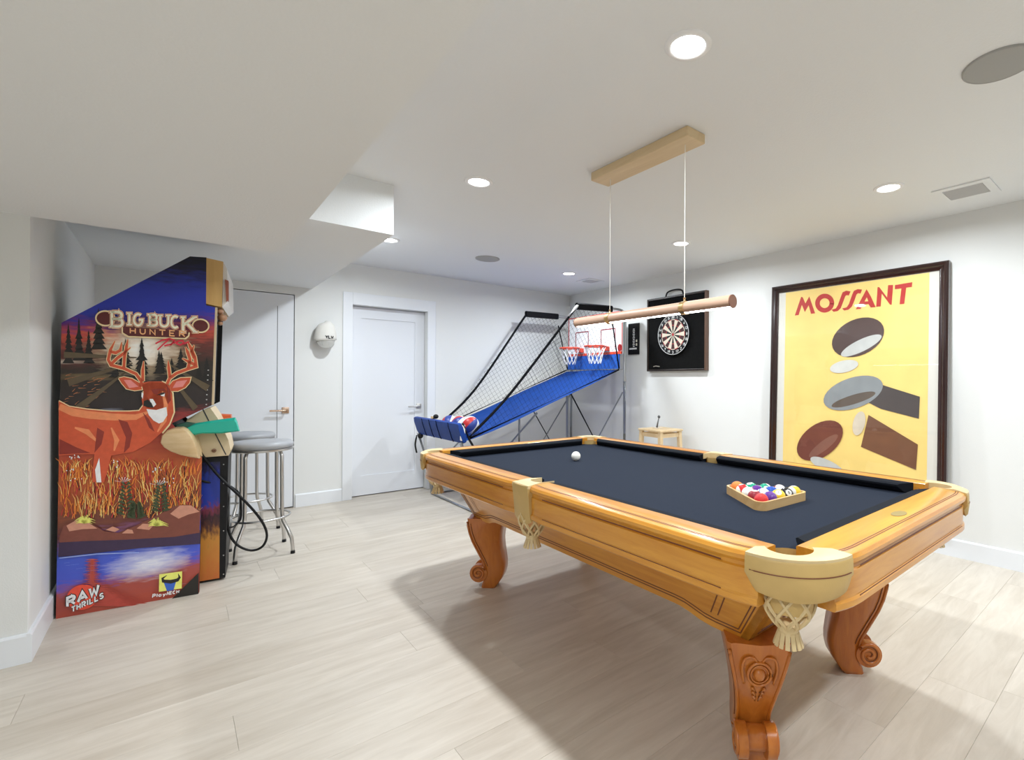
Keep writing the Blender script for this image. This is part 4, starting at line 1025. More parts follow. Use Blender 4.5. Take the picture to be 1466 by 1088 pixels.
def cable(name, lab, pts, r, m):
    P_ = []
    for x, y, w in pts:
        q = ap(x, y, w); P_.append(AR0 + AU * q[0] + AN * w + Vector((0, 0, q[1])))
    bm = nb(); tube(bm, smoothpath(P_, 8), r, 8)
    o = obj(name, bm, m, None, smooth=True); tag(o, lab, 'cable')
cable('gun_cable', 'black gun cable hanging in a wide loop beside the steel stool', [(281, 638, .05), (292, 655, .12), (310, 678, .14), (328, 696, .12), (345, 712, .12), (365, 733, .14), (378, 752, .16), (382, 768, .18), (376, 782, .2), (362, 788, .22), (346, 784, .22), (334, 774, .22), (327, 758, .22), (325, 735, .21), (326, 712, .20), (322, 700, .19), (312, 693, .18), (296, 690, .16), (288, 688, .16)], .0075, M_BLACK)
cable('coiled_cord', 'short dark cord curving out from behind the arcade pedestal to the stool legs', [(326, 755, .30), (334, 754, .34), (341, 748, .36), (345, 740, .36), (345, 720, .34), (342, 706, .28), (330, 696, .26)], .006, M_BLACK)

# ================================================================== BAR STOOLS
M_VINYL = mat('grey_vinyl', (.36, .37, .39), .38, bump=.08, bscale=200)
def bar_stool(x, y, rz, lab):
    t = thing('bar_stool', lab, 'stool', (x, y, 0), rz, 'steel bar stools by the arcade cabinet')
    bm = nb(); lathe(bm, [(.0, .755), (.165, .755), (.190, .762), (.198, .778), (.194, .795), (.178, .806), (.12, .812), (0, .813)], seg=40); obj('seat', bm, M_VINYL, t, smooth=True)
    bm = nb(); lathe(bm, [(.150, .742), (.192, .742), (.199, .748), (.199, .756), (.192, .760), (.15, .760)], seg=40, capped=False); obj('seat_ring', bm, M_STEEL, t, auto=40)
    for k in range(4):
        a = math.radians(45 + 90 * k); c_, s_ = math.cos(a), math.sin(a)
        pr = [(.105, .742), (.140, .735), (.152, .705), (.152, .60), (.155, .30), (.163, .235), (.200, .17), (.228, .11), (.236, .05), (.238, .008)]
        bm = nb(); tube(bm, [(r * c_, r * s_, z) for r, z in pr], .0125, 12); lg = obj('leg', bm, M_STEEL, t, smooth=True)
        bm = nb(); lathe(bm, [(.014, 0), (.015, .004), (.014, .02)], (.238 * c_, .238 * s_, 0), 12); obj('foot_cap', bm, M_BLACK, lg)
    bm = nb(); tube(bm, [(.176 * math.cos(2 * math.pi * k / 40), .176 * math.sin(2 * math.pi * k / 40), .262) for k in range(40)], .008, 8, closed=True); obj('foot_ring', bm, M_STEEL, t, smooth=True)
    return t
bar_stool(.478, 4.325, math.radians(1), 'steel bar stool with round grey vinyl seat standing next to the arcade gun deck')
bar_stool(.46, 5.06, math.radians(14), 'steel bar stool with grey seat standing behind the other stool, by the flush door')
# ================================================================== BASKETBALL GAME
YN, YFR = 4.28, 5.33; XBK = 3.985
bg = thing('basketball_game', 'two-hoop indoor basketball game with blue ramp and black side nets', 'arcade game', ((2.0 + XBK) / 2, (YN + YFR) / 2, 0))
def P3(name, bm, m, parent=None, **k): return wpart(name, bm, m, parent or bg, **k)
NEAR = dict(y=YN, f=(2.06, .72), c=(3.22, 1.955), t=(3.335, 2.075), b=(3.86, 2.095), k0=(3.84, 1.96), k1=(3.955, 1.39))
FAR = dict(y=YFR, f=(2.20, .74), c=(3.25, 1.975), t=(3.345, 2.095), b=(3.845, 2.105), k0=(3.825, 1.985), k1=(3.985, 1.405))
def clip(poly_, a, b):
    """clip a segment to a convex polygon (2-D)"""
    t0, t1 = 0.0, 1.0; d = (b[0] - a[0], b[1] - a[1]); n = len(poly_)
    cx_ = sum(p[0] for p in poly_) / n; cy_ = sum(p[1] for p in poly_) / n
    for i in range(n):
        p, q = poly_[i], poly_[(i + 1) % n]; ex, ey = q[0] - p[0], q[1] - p[1]; nx, ny = -ey, ex
        if (cx_ - p[0]) * nx + (cy_ - p[1]) * ny < 0: nx, ny = -nx, -ny
        num = (a[0] - p[0]) * nx + (a[1] - p[1]) * ny; den = d[0] * nx + d[1] * ny
        if abs(den) < 1e-9:
            if num < 0: return None
            continue
        t = -num / den
        if den > 0: t0 = max(t0, t)
        else: t1 = min(t1, t)
    if t0 >= t1: return None
    return (a[0] + d[0] * t0, a[1] + d[1] * t0), (a[0] + d[0] * t1, a[1] + d[1] * t1)
for sd in (NEAR, FAR):
    y = sd['y']; V3 = lambda p: Vector((p[0], y, p[1]))
    bm = nb(); tube(bm, smoothpath([V3(sd['f']), V3((sd['f'][0] + .45, sd['f'][1] + .42)), V3(sd['c']), V3(sd['t'])], 6), .013, 10); P3('side_rail', bm, M_BLACKPAD, smooth=True)
    bm = nb(); a, b = V3(sd['t']), V3(sd['b']); prism(bm, [(-.022, -.038), (.022, -.038), (.026, .02), (.012, .034), (-.012, .034), (-.026, .02)], lambda p: a + Vector((-.02, p[0], p[1])), lambda p: b + Vector((-.03, p[0], p[1]))); P3('top_pad', bm, M_BLACKPAD)
    bm = nb(); tube(bm, smoothpath([V3(sd['b']) + Vector((-.04, 0, 0)), Vector((XBK - .03, y, sd['b'][1] + .0)), Vector((XBK + .045, y, sd['b'][1] - .035)), Vector((XBK + .06, y, sd['b'][1] - .14)), Vector((XBK + .06, y, 1.2))], 6), .017, 12); P3('top_tube', bm, M_TUBE, smooth=True)
    bm = nb(); tube(bm, [V3(sd['k0']), V3(sd['k1'])], .009, 8); tube(bm, [V3((sd['f'][0], sd['f'][1] - .01)), V3(sd['k1'])], .009, 8); P3('net_border', bm, M_BLACKPAD, smooth=True)
    PG = [(sd['f'][0] + .01, sd['f'][1]), sd['k1'], sd['k0'], (sd['b'][0] - .06, sd['b'][1] - .03), sd['t'], sd['c']]
    bm = nb(); st = .052
    for sgn in (.62, -1.6):
        for k in range(-90, 130):
            o = k * st * (1.0 if sgn > 0 else 1.75); a = (1.5, o + sgn * 0); b = (4.5, o + sgn * 3.0)
            c_ = clip(PG, a, b)
            if c_: tube(bm, [V3(c_[0]), V3(c_[1])], .0016, 3, caps=False)
    o = P3('side_net', bm, mat('net_black', (.02, .02, .024), .8)); o['kind'] = 'stuff'
    # legs, braces
    bm = nb(); tube(bm, [(XBK + .06, y, 1.25), (XBK + .06, y, .012)], .0175, 12); P3('rear_leg', bm, M_TUBE, smooth=True)
    bm = nb(); tube(bm, [(3.22, y + (.03 if y == YN else -.03), 1.09), (3.22, y + (.03 if y == YN else -.03), .012)], .015, 12); P3('middle_leg', bm, M_TUBE, smooth=True)
    yy = y + (.03 if y == YN else -.03)
    bm = nb(); tube(bm, [(3.27, yy, 1.11), (3.98, yy, -.06 + .08)], .008, 8); P3('brace', bm, M_BLACK, smooth=True)
    bm = nb(); tube(bm, [(4.04, yy, 1.12), (3.25, yy, .05)], .009, 8); P3('brace', bm, M_TUBE, smooth=True)
    bm = nb(); tube(bm, [(2.83, yy, .92), (2.22, yy, .36), (2.14, yy, .012)], .012, 10); P3('front_strut', bm, M_TUBE, smooth=True)
    bm = nb(); tube(bm, [(2.14, y, .012), (XBK + .06, y, .012)], .012, 10); P3('floor_tube', bm, M_TUBE, smooth=True)
    bm = nb(); tube(bm, [(1.985, y, .68), (2.10, y, .30), (2.14, y, .012)], .017, 12); P3('front_leg', bm, M_TUBE, smooth=True)
for x in (2.14, XBK + .06):
    bm = nb(); tube(bm, [(x, YN, .012), (x, YFR, .012)], .012, 10); P3('floor_tube', bm, M_TUBE, smooth=True)
bm = nb(); tube(bm, [(3.20, YN - .012, 1.955), (3.30, YN - .012, 2.055), (3.335, YN - .012, 2.09)], [.013, .016, .013], 10); P3('corner_sleeve', bm, M_WHITE, smooth=True)
# fabric ramp with a slight sag
bm = nb(); n, m_ = 22, 10; G = []
for i in range(n + 1):
    f = i / n; row = []
    for j in range(m_ + 1):
        g = j / m_; nx, nz = 2.03 + (XBK - .03 - 2.03) * f, .69 + (1.385 - .69) * (f ** 1.12)
        sag = .035 * math.sin(math.pi * g) * math.sin(math.pi * min(1, f * .95 + .05)) + .006 * math.sin(9 * f + 5 * g)
        row.append(bm.verts.new((nx, YN + .012 + (YFR - YN - .024) * g, nz - sag)))
    G.append(row)
for i in range(n):
    for j in range(m_): bm.faces.new((G[i][j], G[i + 1][j], G[i + 1][j + 1], G[i][j + 1]))
bmesh.ops.solidify(bm, geom=bm.faces[:], thickness=.004)
P3('ramp_fabric', bm, M_BLUE, smooth=True)
bm = nb(); box(bm, (XBK - .012, YN + .02, 1.40), (XBK, YFR - .02, 1.58)); P3('back_curtain', bm, M_BLUE)
bm = nb(); tube(bm, [(XBK - .03, YN - .06, 1.393), (XBK - .03, YFR, 1.40)], .008, 8); P3('cross_bar', bm, M_TUBE, smooth=True)
# front ball tray
bm = nb(); a, b = Vector((1.955, 0, .862)), Vector((2.015, 0, .675)); nrm = Vector((.952, 0, .305))
pts = [(-.004, -.008), (.0, -.0)]
def tp(s, d, y): return Vector((1.955 + .060 * s, y, .862 - .187 * s)) + nrm * d
rings = []
for y, q in ((YN - .03, .86), (YN - .02, .97), (YN, 1), (YFR, 1), (YFR + .02, .97), (YFR + .03, .86)):
    rings.append([tp(.5 + (s - .5) * q, d, y) for s, d in ((.02, -.016), (.0, 0), (.02, .016), (.2, .022), (.8, .022), (.98, .016), (1, 0), (.98, -.016), (.8, -.022), (.2, -.022))])
loft(bm, rings); tray = P3('tray_pad', bm, M_BLUED, auto=50)
for f in (.18, .45, .62, .80):
    bm = nb(); y = YN + (YFR - YN) * f; tube(bm, [tp(.01, -.018, y), tp(.2, -.0235, y), tp(.8, -.0235, y), tp(.99, -.018, y)], .004, 6); P3('pad_seam', bm, M_BLACKPAD, tray, smooth=True)
bm = nb(); tube(bm, [(1.99, YN - .02, .86), (2.06, YN - .02, .70), (2.12, YN - .02, .60)], .011, 8); P3('tray_hinge', bm, M_BLACK, smooth=True)
bm = nb(); box(bm, (1.97, YN - .028, .70), (2.015, YN - .004, .845), .008); P3('tray_end_white', bm, M_WHITE)
for y in (4.86,):
    bm = nb(); ball(bm, (1.985, y, .888), .026, 12, 8, (1, 1.1, .9)); P3('clamp_knob', bm, M_BLACK, smooth=True)
    bm = nb(); box(bm, (1.96, y + .02, .862), (2.0, y + .075, .888), .005); P3('clamp', bm, M_BRASS)
bm = nb(); ball(bm, (2.0, YFR - .02, .655), .03, 12, 8); P3('leg_joint', bm, M_BLACK, smooth=True)
bm = nb(); tube(bm, smoothpath([(1.975, YFR + .02, .66), (1.96, YFR + .02, .56), (1.975, YFR + .02, .47)], 4), .009, 8); P3('strap', bm, M_BLACK, smooth=True)
# backboard
bm = nb(); box(bm, (XBK - .012, 4.245, 1.575), (XBK + .008, 5.30, 2.085), .006); bb = P3('backboard', bm, mat('backboard_white', (.78, .79, .80), .35))
def bb_line(y0, z0, y1, z1, w, m):
    bm = nb(); x = XBK - .0135; d = Vector((0, y1 - y0, z1 - z0)).normalized(); s = Vector((0, -d.z, d.y)) * w / 2
    a, b = Vector((x, y0, z0)), Vector((x, y1, z1)); obox(bm, (a + b) / 2, (.001, 0, 0), s, (b - a) / 2); P3('painted_line', bm, m, bb)
for y0, z0, y1, z1 in ((4.25, 1.58, 4.25, 2.08), (5.29, 1.58, 5.29, 2.08), (4.25, 2.078, 5.29, 2.078)): bb_line(y0, z0, y1, z1, .012, M_RED)
bb_line(4.245, 1.592, 5.30, 1.592, .030, M_ORANGE)
for y0 in (4.37, 4.88):
    y1 = y0 + .26
    for q in ((y0, 1.66, y0, 1.885), (y1, 1.66, y1, 1.885), (y0, 1.885, y1, 1.885)): bb_line(*q, .013, mat('maroon_line', (.28, .05, .06), .4))
bm = nb(); prism(bm, ell(4.29, 1.65, .035, .045), lambda p: (XBK - .0132, p[0], p[1]), lambda p: (XBK - .0145, p[0], p[1])); P3('ball_emblem', bm, M_RED, bb)
bm = nb(); 
for q in (-.02, 0, .02): obox(bm, (XBK - .0150, 4.29 + q, 1.65), (.0006, 0, 0), (0, .0035, .002), (0, -.004, .036))
P3('emblem_line', bm, M_BLACK, bb)
# hoops
for yc in (4.52, 5.02):
    xc = XBK - .20; z = 1.668; r = .125
    bm = nb(); tube(bm, [(xc + r * math.cos(2 * math.pi * k / 32), yc + r * math.sin(2 * math.pi * k / 32), z) for k in range(32)], .0095, 8, closed=True); rim = P3('hoop_rim', bm, M_ORANGE, smooth=True)
    bm = nb(); box(bm, (xc + r - .005, yc - .05, z - .05), (XBK - .012, yc + .05, z + .006), .005); P3('hoop_bracket', bm, M_ORANGE)
    bm = nb(); n = 10
    for k in range(n):
        for s in (1, -1):
            pts = []
            for q in range(7):
                f = q / 6; a = 2 * math.pi * (k + s * f * 1.5) / n; rr = r * (1 - .45 * f ** .8); pts.append((xc + rr * math.cos(a), yc + rr * math.sin(a), z - .006 - .20 * f))
            tube(bm, pts, .0038, 5)
    P3('hoop_net', bm, M_WHITE, rim)
bm = nb(); box(bm, (XBK - .34, 4.62, 1.655), (XBK - .33, 4.92, 1.682), .002); 
bm.free()
# loose mini basketballs
def bball(pos, lab, rot):
    bm = nb(); ball(bm, (0, 0, 0), .088, 24, 14)
    for f in bm.faces:
        a = math.degrees(math.atan2(f.calc_center_median().y, f.calc_center_median().x)) % 360; f.material_index = int(a // 45) % 3
    o = obj('mini_basketball', bm, [M_WHITE, M_RED, mat('ball_blue', (.03, .06, .30), .4)], None, smooth=True); o.location = pos; o.rotation_euler = rot; tag(o, lab, 'ball', 'mini basketballs in the game tray')
bball((2.15, 4.44, .822), 'red, white and blue mini basketball at the open end of the blue tray', (.5, .6, .3))
bball((2.15, 4.66, .812), 'red and white mini basketball between its twin and the tray clamp', (.3, -.5, 1.3))
bball((2.15, 4.90, .805), 'red and white mini basketball under the tray clamp knob', (1.0, .4, 2.2))

# ================================================================== DARTBOARD
DXW = XR
dcase = thing('dartboard_backboard', 'black square dartboard backing case with carry handle hung on the white wall', 'backboard', (DXW, 3.63, 1.38))
ya, yb_, za, zb = 3.205, 4.065, 1.37, 2.215
bm = nb(); box(bm, (DXW - .04, ya + .02, za + .02), (DXW - .002, yb_ - .02, zb - .02)); wpart('back_panel', bm, mat('black_felt', (.007, .007, .007), .9, var=.4, vscale=30, spec=.08), dcase)
M_CASE = wood('case_dark', (.012, .009, .008), (.035, .022, .016), 'Z', 8, .4, .0)
for a, b in (((DXW - .052, ya, za), (DXW - .002, ya + .022, zb)), ((DXW - .052, yb_ - .022, za), (DXW - .002, yb_, zb)), ((DXW - .052, ya + .022, za), (DXW - .002, yb_ - .022, za + .022)), ((DXW - .052, ya + .022, zb - .022), (DXW - .002, yb_ - .022, zb))):
    bm = nb(); box(bm, a, b, .003); wpart('frame_edge', bm, mat('case_brown', (.10, .05, .03), .4) if a[1] == ya else M_CASE, dcase)
bm = nb(); tube(bm, smoothpath([(DXW - .03, 3.79, zb), (DXW - .03, 3.76, zb + .05), (DXW - .03, 3.66, zb + .065), (DXW - .03, 3.56, zb + .05), (DXW - .03, 3.53, zb)], 5), .009, 8); wpart('carry_handle', bm, M_BLACK, dcase, smooth=True)
bm = nb(); stroke(bm, [(3.97, 1.425), (3.93, 1.432), (3.87, 1.425)], .008, lambda p: (DXW - .041, p[0], p[1])); wpart('maker_mark', bm, mat('mark_grey', (.45, .42, .36), .4), dcase, flatprint=True)
dc = onx(964.5, 479, DXW - .06); DR = .2255
db = thing('dartboard', 'round dartboard with red, black and cream segments and white number ring', 'dartboard', (DXW - .042, dc.y, dc.z))
Dp = lambda r, a, d=0.0: (-.030 - d, -r * math.sin(a), r * math.cos(a))       # a clockwise seen from the room
bm = nb(); lathe(bm, [(DR, -.001), (DR, -.028), (DR - .004, -.030), (0, -.030)], (0, 0, 0), 48, 'X', capped=True); obj('disc', bm, M_BLACK, db, auto=40)
bm = nb(); tube(bm, [Dp(DR - .003, 2 * math.pi * k / 60, .002) for k in range(60)], .003, 6, closed=True); obj('number_ring', bm, mat('wire_white', (.75, .75, .75), .3), db, smooth=True)
def wedge(bm, r0, r1, i):
    a0, a1 = math.radians(18 * i - 9), math.radians(18 * i + 9); n = 5; V = []
    pts = [Dp(r0, a0 + (a1 - a0) * k / n, .0008) for k in range(n + 1)] + [Dp(r1, a1 - (a1 - a0) * k / n, .0008) for k in range(n + 1)]
    bm.faces.new([bm.verts.new(p) for p in pts])
M_CRM = mat('dart_cream', (.72, .64, .52), .8); M_DRED = mat('dart_red', (.42, .03, .035), .7); M_DBLK = mat('dart_black', (.015, .015, .015), .8); M_DDK = mat('dart_maroon', (.055, .012, .012), .7)
for i in range(20):
    ev = i % 2 == 0
    for r0, r1, m in ((.016, .099, M_DBLK if ev else M_CRM), (.107, .162, M_DDK if ev else M_CRM), (.099, .107, M_DRED if ev else M_CRM), (.162, .170, M_DRED if not ev else M_CRM)):
        bm = nb(); wedge(bm, r0, r1, i); flat('segment', bm, m, db)
bm = nb(); prism(bm, ell(0, 0, .016, .016, 0, 20), lambda p: (-.030, p[0], p[1]), lambda p: (-.0315, p[0], p[1])); obj('bull', bm, M_DRED, db)
NUM = [20, 1, 18, 4, 13, 6, 10, 15, 2, 17, 3, 19, 7, 16, 8, 11, 14, 9, 12, 5]
for i, v in enumerate(NUM):
    a = math.radians(18 * i); cy, cz = .197 * math.sin(a), .197 * math.cos(a); t_ = str(v)
    fn = lambda p: (-.0312, -(cy + p[0]), cz - p[1]); bm = nb()
    for j, ch in enumerate(t_):
        letter(bm, ch, (-.009 if len(t_) == 1 else -.019 + .020 * j), -.013, .017, .026, .006, fn)
    flat('number', bm, mat('number_white', (.80, .80, .78), .5), db)

# scorer strip between backboard and dart case
t = thing('score_strip', 'narrow black framed score strip with white marks hung on the wall', 'sign', (XR, 4.31, 1.58))
s0, s1 = onx(899.5, 508, XR - .012), onx(915, 462, XR - .012)
bm = nb(); box(bm, (XR - .016, s1.y, s0.z), (XR - .001, s0.y, s1.z), .002); wpart('backing', bm, M_BLACK, t)
bm = nb(); yc = (s0.y + s1.y) / 2
for i in range(11): obox(bm, (XR - .0165, yc - .006, s0.z + .10 + i * .021), (.0006, 0, 0), (0, .014 + .004 * (i % 2), 0), (0, 0, .0055))
o = wpart('mark_row', bm, M_WHITE, t); o['kind'] = 'stuff'
bm = nb(); box(bm, (XR - .0175, yc - .058, s0.z + .062), (XR - .016, yc + .070, s0.z + .082)); wpart('white_bar', bm, M_WHITE, t)
for z in (.105, .15):
    bm = nb(); box(bm, (XR - .022, yc - .068, s0.z + z), (XR - .016, yc - .045, s0.z + z + .03), .003); wpart('clip', bm, mat('clip_cream', (.70, .66, .55), .5), t)

# ================================================================== POSTER
PXT = XR - .012
LEAN = math.radians(1.6); PZ0, PZ1 = .33, 2.135
po_top = Vector((XR - .035, 0, PZ1)); pn = Vector((math.cos(LEAN), 0, math.sin(LEAN)))     # plane normal (towards the wall)
def pw(px, py): return on_plane(px, py, po_top, pn)
c0, c1 = pw(1107, 411), pw(1357, 374)
Y0, Y1 = c1.y - .012, c0.y + .004           # right / left ends along the wall
ptr = thing('framed_poster', 'huge framed yellow poster with red MOSSANT lettering leaning on the white wall', 'poster', (XR - .06, (Y0 + Y1) / 2, PZ0))
def PL(y, z, d=0.0):                          # point on the poster plane at height z, d out into the room
    k = (z - PZ1); return Vector((po_top.x + math.tan(LEAN) * k - d, y, z))
FWID = .062
M_FRM = wood('frame_mahogany', (.012, .005, .004), (.036, .010, .008), 'Z', 7, .2, .4)
def fr(ya, za, yb, zb):
    bm = nb(); d = (PL(yb, zb) - PL(ya, za)).normalized(); inn = Vector((0, (Y0 + Y1) / 2 - (ya + yb) / 2, (PZ0 + PZ1) / 2 - (za + zb) / 2)); inn.normalize()
    prof = [(0, -.02), (0, .018), (.012, .030), (.028, .026), (.036, .016), (.052, .012), (FWID, .004), (FWID, -.02)]
    a, b = PL(ya, za), PL(yb, zb); n_ = Vector((-pn.x, 0, -pn.z))
    rings = []
    for e, s in ((a, 1), (b, -1)): rings.append([e + inn * q + d * (s * q) + n_ * h for q, h in prof])
    loft(bm, rings); wpart('frame_side', bm, M_FRM, ptr, auto=30)
fr(Y0, PZ0, Y0, PZ1); fr(Y1, PZ0, Y1, PZ1); fr(Y0, PZ1, Y1, PZ1); fr(Y0, PZ0, Y1, PZ0)
def sheet(name, ya, za, yb, zb, d, m, par):
    bm = nb(); bm.faces.new([bm.verts.new(PL(*q, d)) for q in ((ya, za), (ya, zb), (yb, zb), (yb, za))]); return wpart(name, bm, m, par, flatprint=True)
bm = nb(); prism(bm, [(Y0 + .04, PZ0 + .04), (Y1 - .04, PZ0 + .04), (Y1 - .04, PZ1 - .04), (Y0 + .04, PZ1 - .04)], lambda p: PL(p[0], p[1], -.012), lambda p: PL(p[0], p[1], -.004)); mount = wpart('mount', bm, mat('mount_cream', (.72, .70, .64), .7), ptr)
ypl, ypr = pw(1126, 500).y, pw(1331, 450).y
sheet('poster_paper', ypr, PZ0 + FWID + .01, ypl, PZ1 - FWID - .004, -.0030, mat('poster_yellow', (.92, .67, .22), .6, var=.12, vscale=5), mount)
PLY = [0]
def pdecal(name, m, polys=(), strokes=()):
    PLY[0] += 1; d = -.0028 + .0003 * PLY[0]; n_ = pn * -1.0
    fn = lambda p: pw(*p) - pn * d if False else PL(pw(*p).y, pw(*p).z, d)
    bm = nb()
    for q in polys:
        f = poly(bm, q, fn)
        if f is not None and len(q) > 4: bmesh.ops.triangulate(bm, faces=[f])
    for pts, w in strokes: stroke(bm, pts, w, fn)
    return wpart(name, bm, m, mount, flatprint=True)
g7 = lambda x, y: (1120 + x / 6.981, 390 + y / 6.981)
G = lambda L_: [g7(*q) for q in L_]
M_PRED = mat('poster_red', (.50, .03, .025), .6)
LT = [[G([(132, 432), (190, 245), (206, 248), (235, 312), (272, 240), (335, 410), (294, 415), (268, 330), (232, 398), (200, 325), (170, 428)])],
      None,
      [G([(685, 190), (640, 183), (605, 200), (590, 240), (560, 330), (540, 362), (498, 375), (520, 395), (560, 388), (590, 360), (612, 300), (632, 240), (645, 228), (668, 232)])],
      [G([(800, 172), (755, 168), (718, 185), (702, 222), (672, 315), (650, 350), (604, 362), (625, 382), (668, 374), (700, 345), (725, 285), (745, 222), (760, 208), (785, 212)])],
      [G([(742, 370), (845, 168), (888, 240), (940, 348), (890, 352), (868, 318), (812, 325), (790, 366)]), ],
      [G([(945, 345), (955, 148), (972, 148), (1052, 252), (1060, 128), (1110, 126), (1100, 325), (1082, 322), (998, 212), (990, 342)])],
      [G([(1128, 128), (1302, 98), (1298, 145), (1242, 153), (1226, 315), (1178, 320), (1194, 160), (1130, 168)])]]
for i, L_ in enumerate(LT):
    if L_ is None: pdecal('letter', M_PRED, (), [(G([(q[0], q[1]) for q in ell(428, 308, 72, 72, 0, 36)] + [(500, 308), (498, 320)]), 46 / 6.981)])
    else: pdecal('letter', M_PRED, L_)
pdecal('letter_counter', mat('poster_yellow', (.92, .67, .22)), [G([(828, 292), (850, 250), (866, 290)])])
# plain abstract shapes in the colours of the print
c6 = lambda x, y: (1080 + x / 3.023, 360 + y / 3.023)
E6 = lambda *a: [c6(*q) for q in ell(*a)]
K_ = lambda n, c: mat('poster_' + n, c, .6, var=.2, vscale=9)
pdecal('printed_shape', K_('slate', (.075, .060, .058)), [[c6(*q) for q in ((500, 650), (540, 570), (727, 628), (724, 722), (560, 680))]])
pdecal('printed_shape', K_('walnut', (.17, .070, .035)), [[c6(*q) for q in ((478, 842), (508, 706), (722, 832), (716, 940))]])
pdecal('printed_shape', K_('brown', (.085, .050, .045)), [E6(455, 372, 118, 78, -24)])
pdecal('printed_shape', K_('pale', (.55, .56, .54)), [E6(470, 408, 96, 26, -26)])
pdecal('printed_shape', K_('white', (.66, .66, .62)), [E6(398, 498, 62, 26, -12)])
pdecal('printed_shape', K_('grey', (.27, .29, .30)), [E6(440, 612, 132, 66, -18)])
pdecal('printed_shape', K_('olive', (.12, .09, .07)), [E6(442, 640, 98, 20, -17)])
pdecal('printed_shape', K_('cream', (.66, .58, .46)), [E6(468, 742, 26, 52, 12)])
pdecal('printed_shape', K_('russet', (.17, .045, .028)), [E6(302, 815, 110, 70, -36)])
pdecal('printed_shape', K_('russet_light', (.24, .10, .07)), [E6(318, 838, 76, 20, -38)])
pdecal('printed_shape', K_('pale', (.55, .56, .54)), [E6(335, 922, 78, 24, 24)])
m, nt, b_ = base('poster_glass'); nt.nodes.remove(b_); N = nt.nodes.new
tr, gl, fs, mx = N('ShaderNodeBsdfTransparent'), N('ShaderNodeBsdfGlossy'), N('ShaderNodeLayerWeight'), N('ShaderNodeMixShader'); gl.inputs['Roughness'].default_value = .02
pw_, ma_ = N('ShaderNodeMath'), N('ShaderNodeMath'); pw_.operation = 'POWER'; pw_.inputs[1].default_value = 5.0; ma_.operation = 'MULTIPLY_ADD'; ma_.inputs[1].default_value = .8; ma_.inputs[2].default_value = .045
nt.links.new(fs.outputs['Facing'], pw_.inputs[0]); nt.links.new(pw_.outputs[0], ma_.inputs[0]); nt.links.new(ma_.outputs[0], mx.inputs[0]); nt.links.new(tr.outputs[0], mx.inputs[1]); nt.links.new(gl.outputs[0], mx.inputs[2]); nt.links.new(mx.outputs[0], nt.nodes['Material Output'].inputs[0])
sheet('glass_pane', Y0 + .055, PZ0 + .055, Y1 - .055, PZ1 - .055, .004, m, ptr)

# ================================================================== SMALL THINGS
# wooden stool by the right wall with a dart standing on it
ws = thing('wooden_stool', 'small square pine stool standing under the dartboard', 'stool', (3.955, 3.62, 0), math.radians(-4))
SH, hw, hd = .745, .155, .165
bm = nb(); box(bm, (-hw - .012, -hd - .012, SH - .022), (hw + .012, hd + .012, SH), .006); obj('seat', bm, M_PINE, ws)
for sx in (-1, 1):
    for sy in (-1, 1):
        bm = nb(); cx, cy = sx * (hw - .018), sy * (hd - .018)
        loft(bm, [[(cx + a * .019 + sx * .02 * f, cy + b * .019 + sy * .02 * f, (SH - .022) * (1 - f)) for a, b in ((-1, -1), (1, -1), (1, 1), (-1, 1))] for f in (0, 1)]); obj('leg', bm, M_PINE, ws)
for s in (-1, 1):
    for z in (SH - .062, .26):
        bm = nb(); box(bm, (-hw + .02, s * (hd - .018) - .009, z - .02), (hw - .02, s * (hd - .018) + .009, z + .02)); obj('stretcher', bm, M_PINE, ws)
        bm = nb(); box(bm, (s * (hw - .018) - .009, -hd + .02, z - .02), (s * (hw - .018) + .009, hd - .02, z + .02)); obj('stretcher', bm, M_PINE, ws)
dt = thing('dart_holder', 'small grey stand with a dark knob on the pine stool', 'holder', (3.955, 3.66, SH))
bm = nb(); box(bm, (-.035, -.045, 0), (.035, .045, .008), .003); obj('base', bm, mat('tray_cream', (.72, .62, .50), .5), dt)
bm = nb(); tube(bm, [(0, .012, .006), (0, -.012, .10)], [.012, .007], 10); obj('stem', bm, mat('dart_grey', (.16, .16, .16), .4), dt, smooth=True)
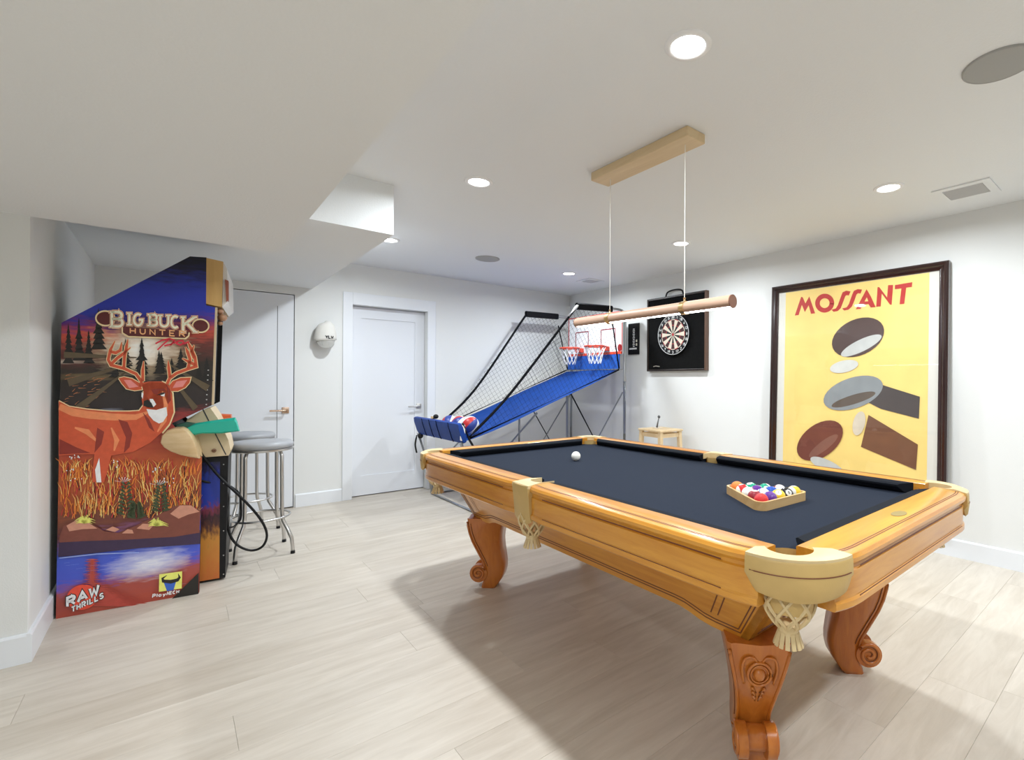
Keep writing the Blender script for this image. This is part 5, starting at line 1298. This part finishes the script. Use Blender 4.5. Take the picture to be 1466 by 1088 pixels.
bm = nb(); ball(bm, (0, -.018, .125), .015, 12, 8, (1, 1, 1.2)); tube(bm, [(0, -.012, .10), (0, -.017, .12)], .004, 8); obj('knob', bm, mat('knob_dark', (.06, .06, .06), .4), dt, smooth=True)
# cap on the wall
cp = thing('baseball_cap', 'cream baseball cap with dark lettering hung on the wall between the doors', 'cap', (1.14, YB - .004, 1.70))
M_CAP = mat('cap_cream', (.74, .72, .67), .85, var=.06, vscale=20, bump=.2, bscale=300)
bm = nb(); n, k_ = 24, 10; R3 = []
for i in range(k_ + 1):
    f = i / k_; a = f * math.pi / 2; z = -.055 + .19 * math.sin(a); r = .103 * math.cos(a) ** .62 if i < k_ else .001
    R3.append([(r * math.cos(2 * math.pi * j / n), -.062 + r * .62 * math.sin(2 * math.pi * j / n), z + .012 * math.cos(2 * math.pi * j / n)) for j in range(n)])
loft(bm, R3); obj('crown', bm, M_CAP, cp, smooth=True)
bm = nb(); n = 14; top, bot = [], []
for i in range(n + 1):
    f = 2 * i / n - 1; x = .092 * f; y = -.062 - .060 * math.sqrt(max(0, 1 - f * f)); top.append((x, y, -.045 + .008 * f))
    bot.append((x * .86, -.075 - .050 * math.sqrt(max(0, 1 - f * f)), -.06 - .070 * math.sqrt(max(0.02, 1 - f * f)) + .006 * f))
va, vb = [bm.verts.new(p) for p in top], [bm.verts.new(p) for p in bot]
for i in range(n): bm.faces.new((va[i], va[i + 1], vb[i + 1], vb[i]))
bmesh.ops.solidify(bm, geom=bm.faces[:], thickness=.003); obj('brim', bm, M_CAP, cp, smooth=True)
bm = nb(); fn = lambda p: (p[0], -.062 - .0645 * math.sqrt(max(0, 1 - (p[0] / .104) ** 2)) - .003, -p[1]); word(bm, 'YLW', -.012, .008, .021, .026, .0075, fn, .2); flat('lettering', bm, M_BLACK, cp)
bm = nb(); ball(bm, (0, -.062, .136), .007, 8, 6); obj('top_button', bm, M_CAP, cp)
bm = nb(); tube(bm, [(0, 0, .05), (0, -.03, .05), (0, -.034, .06)], .004, 8); obj('wall_hook', bm, M_STEEL, cp)
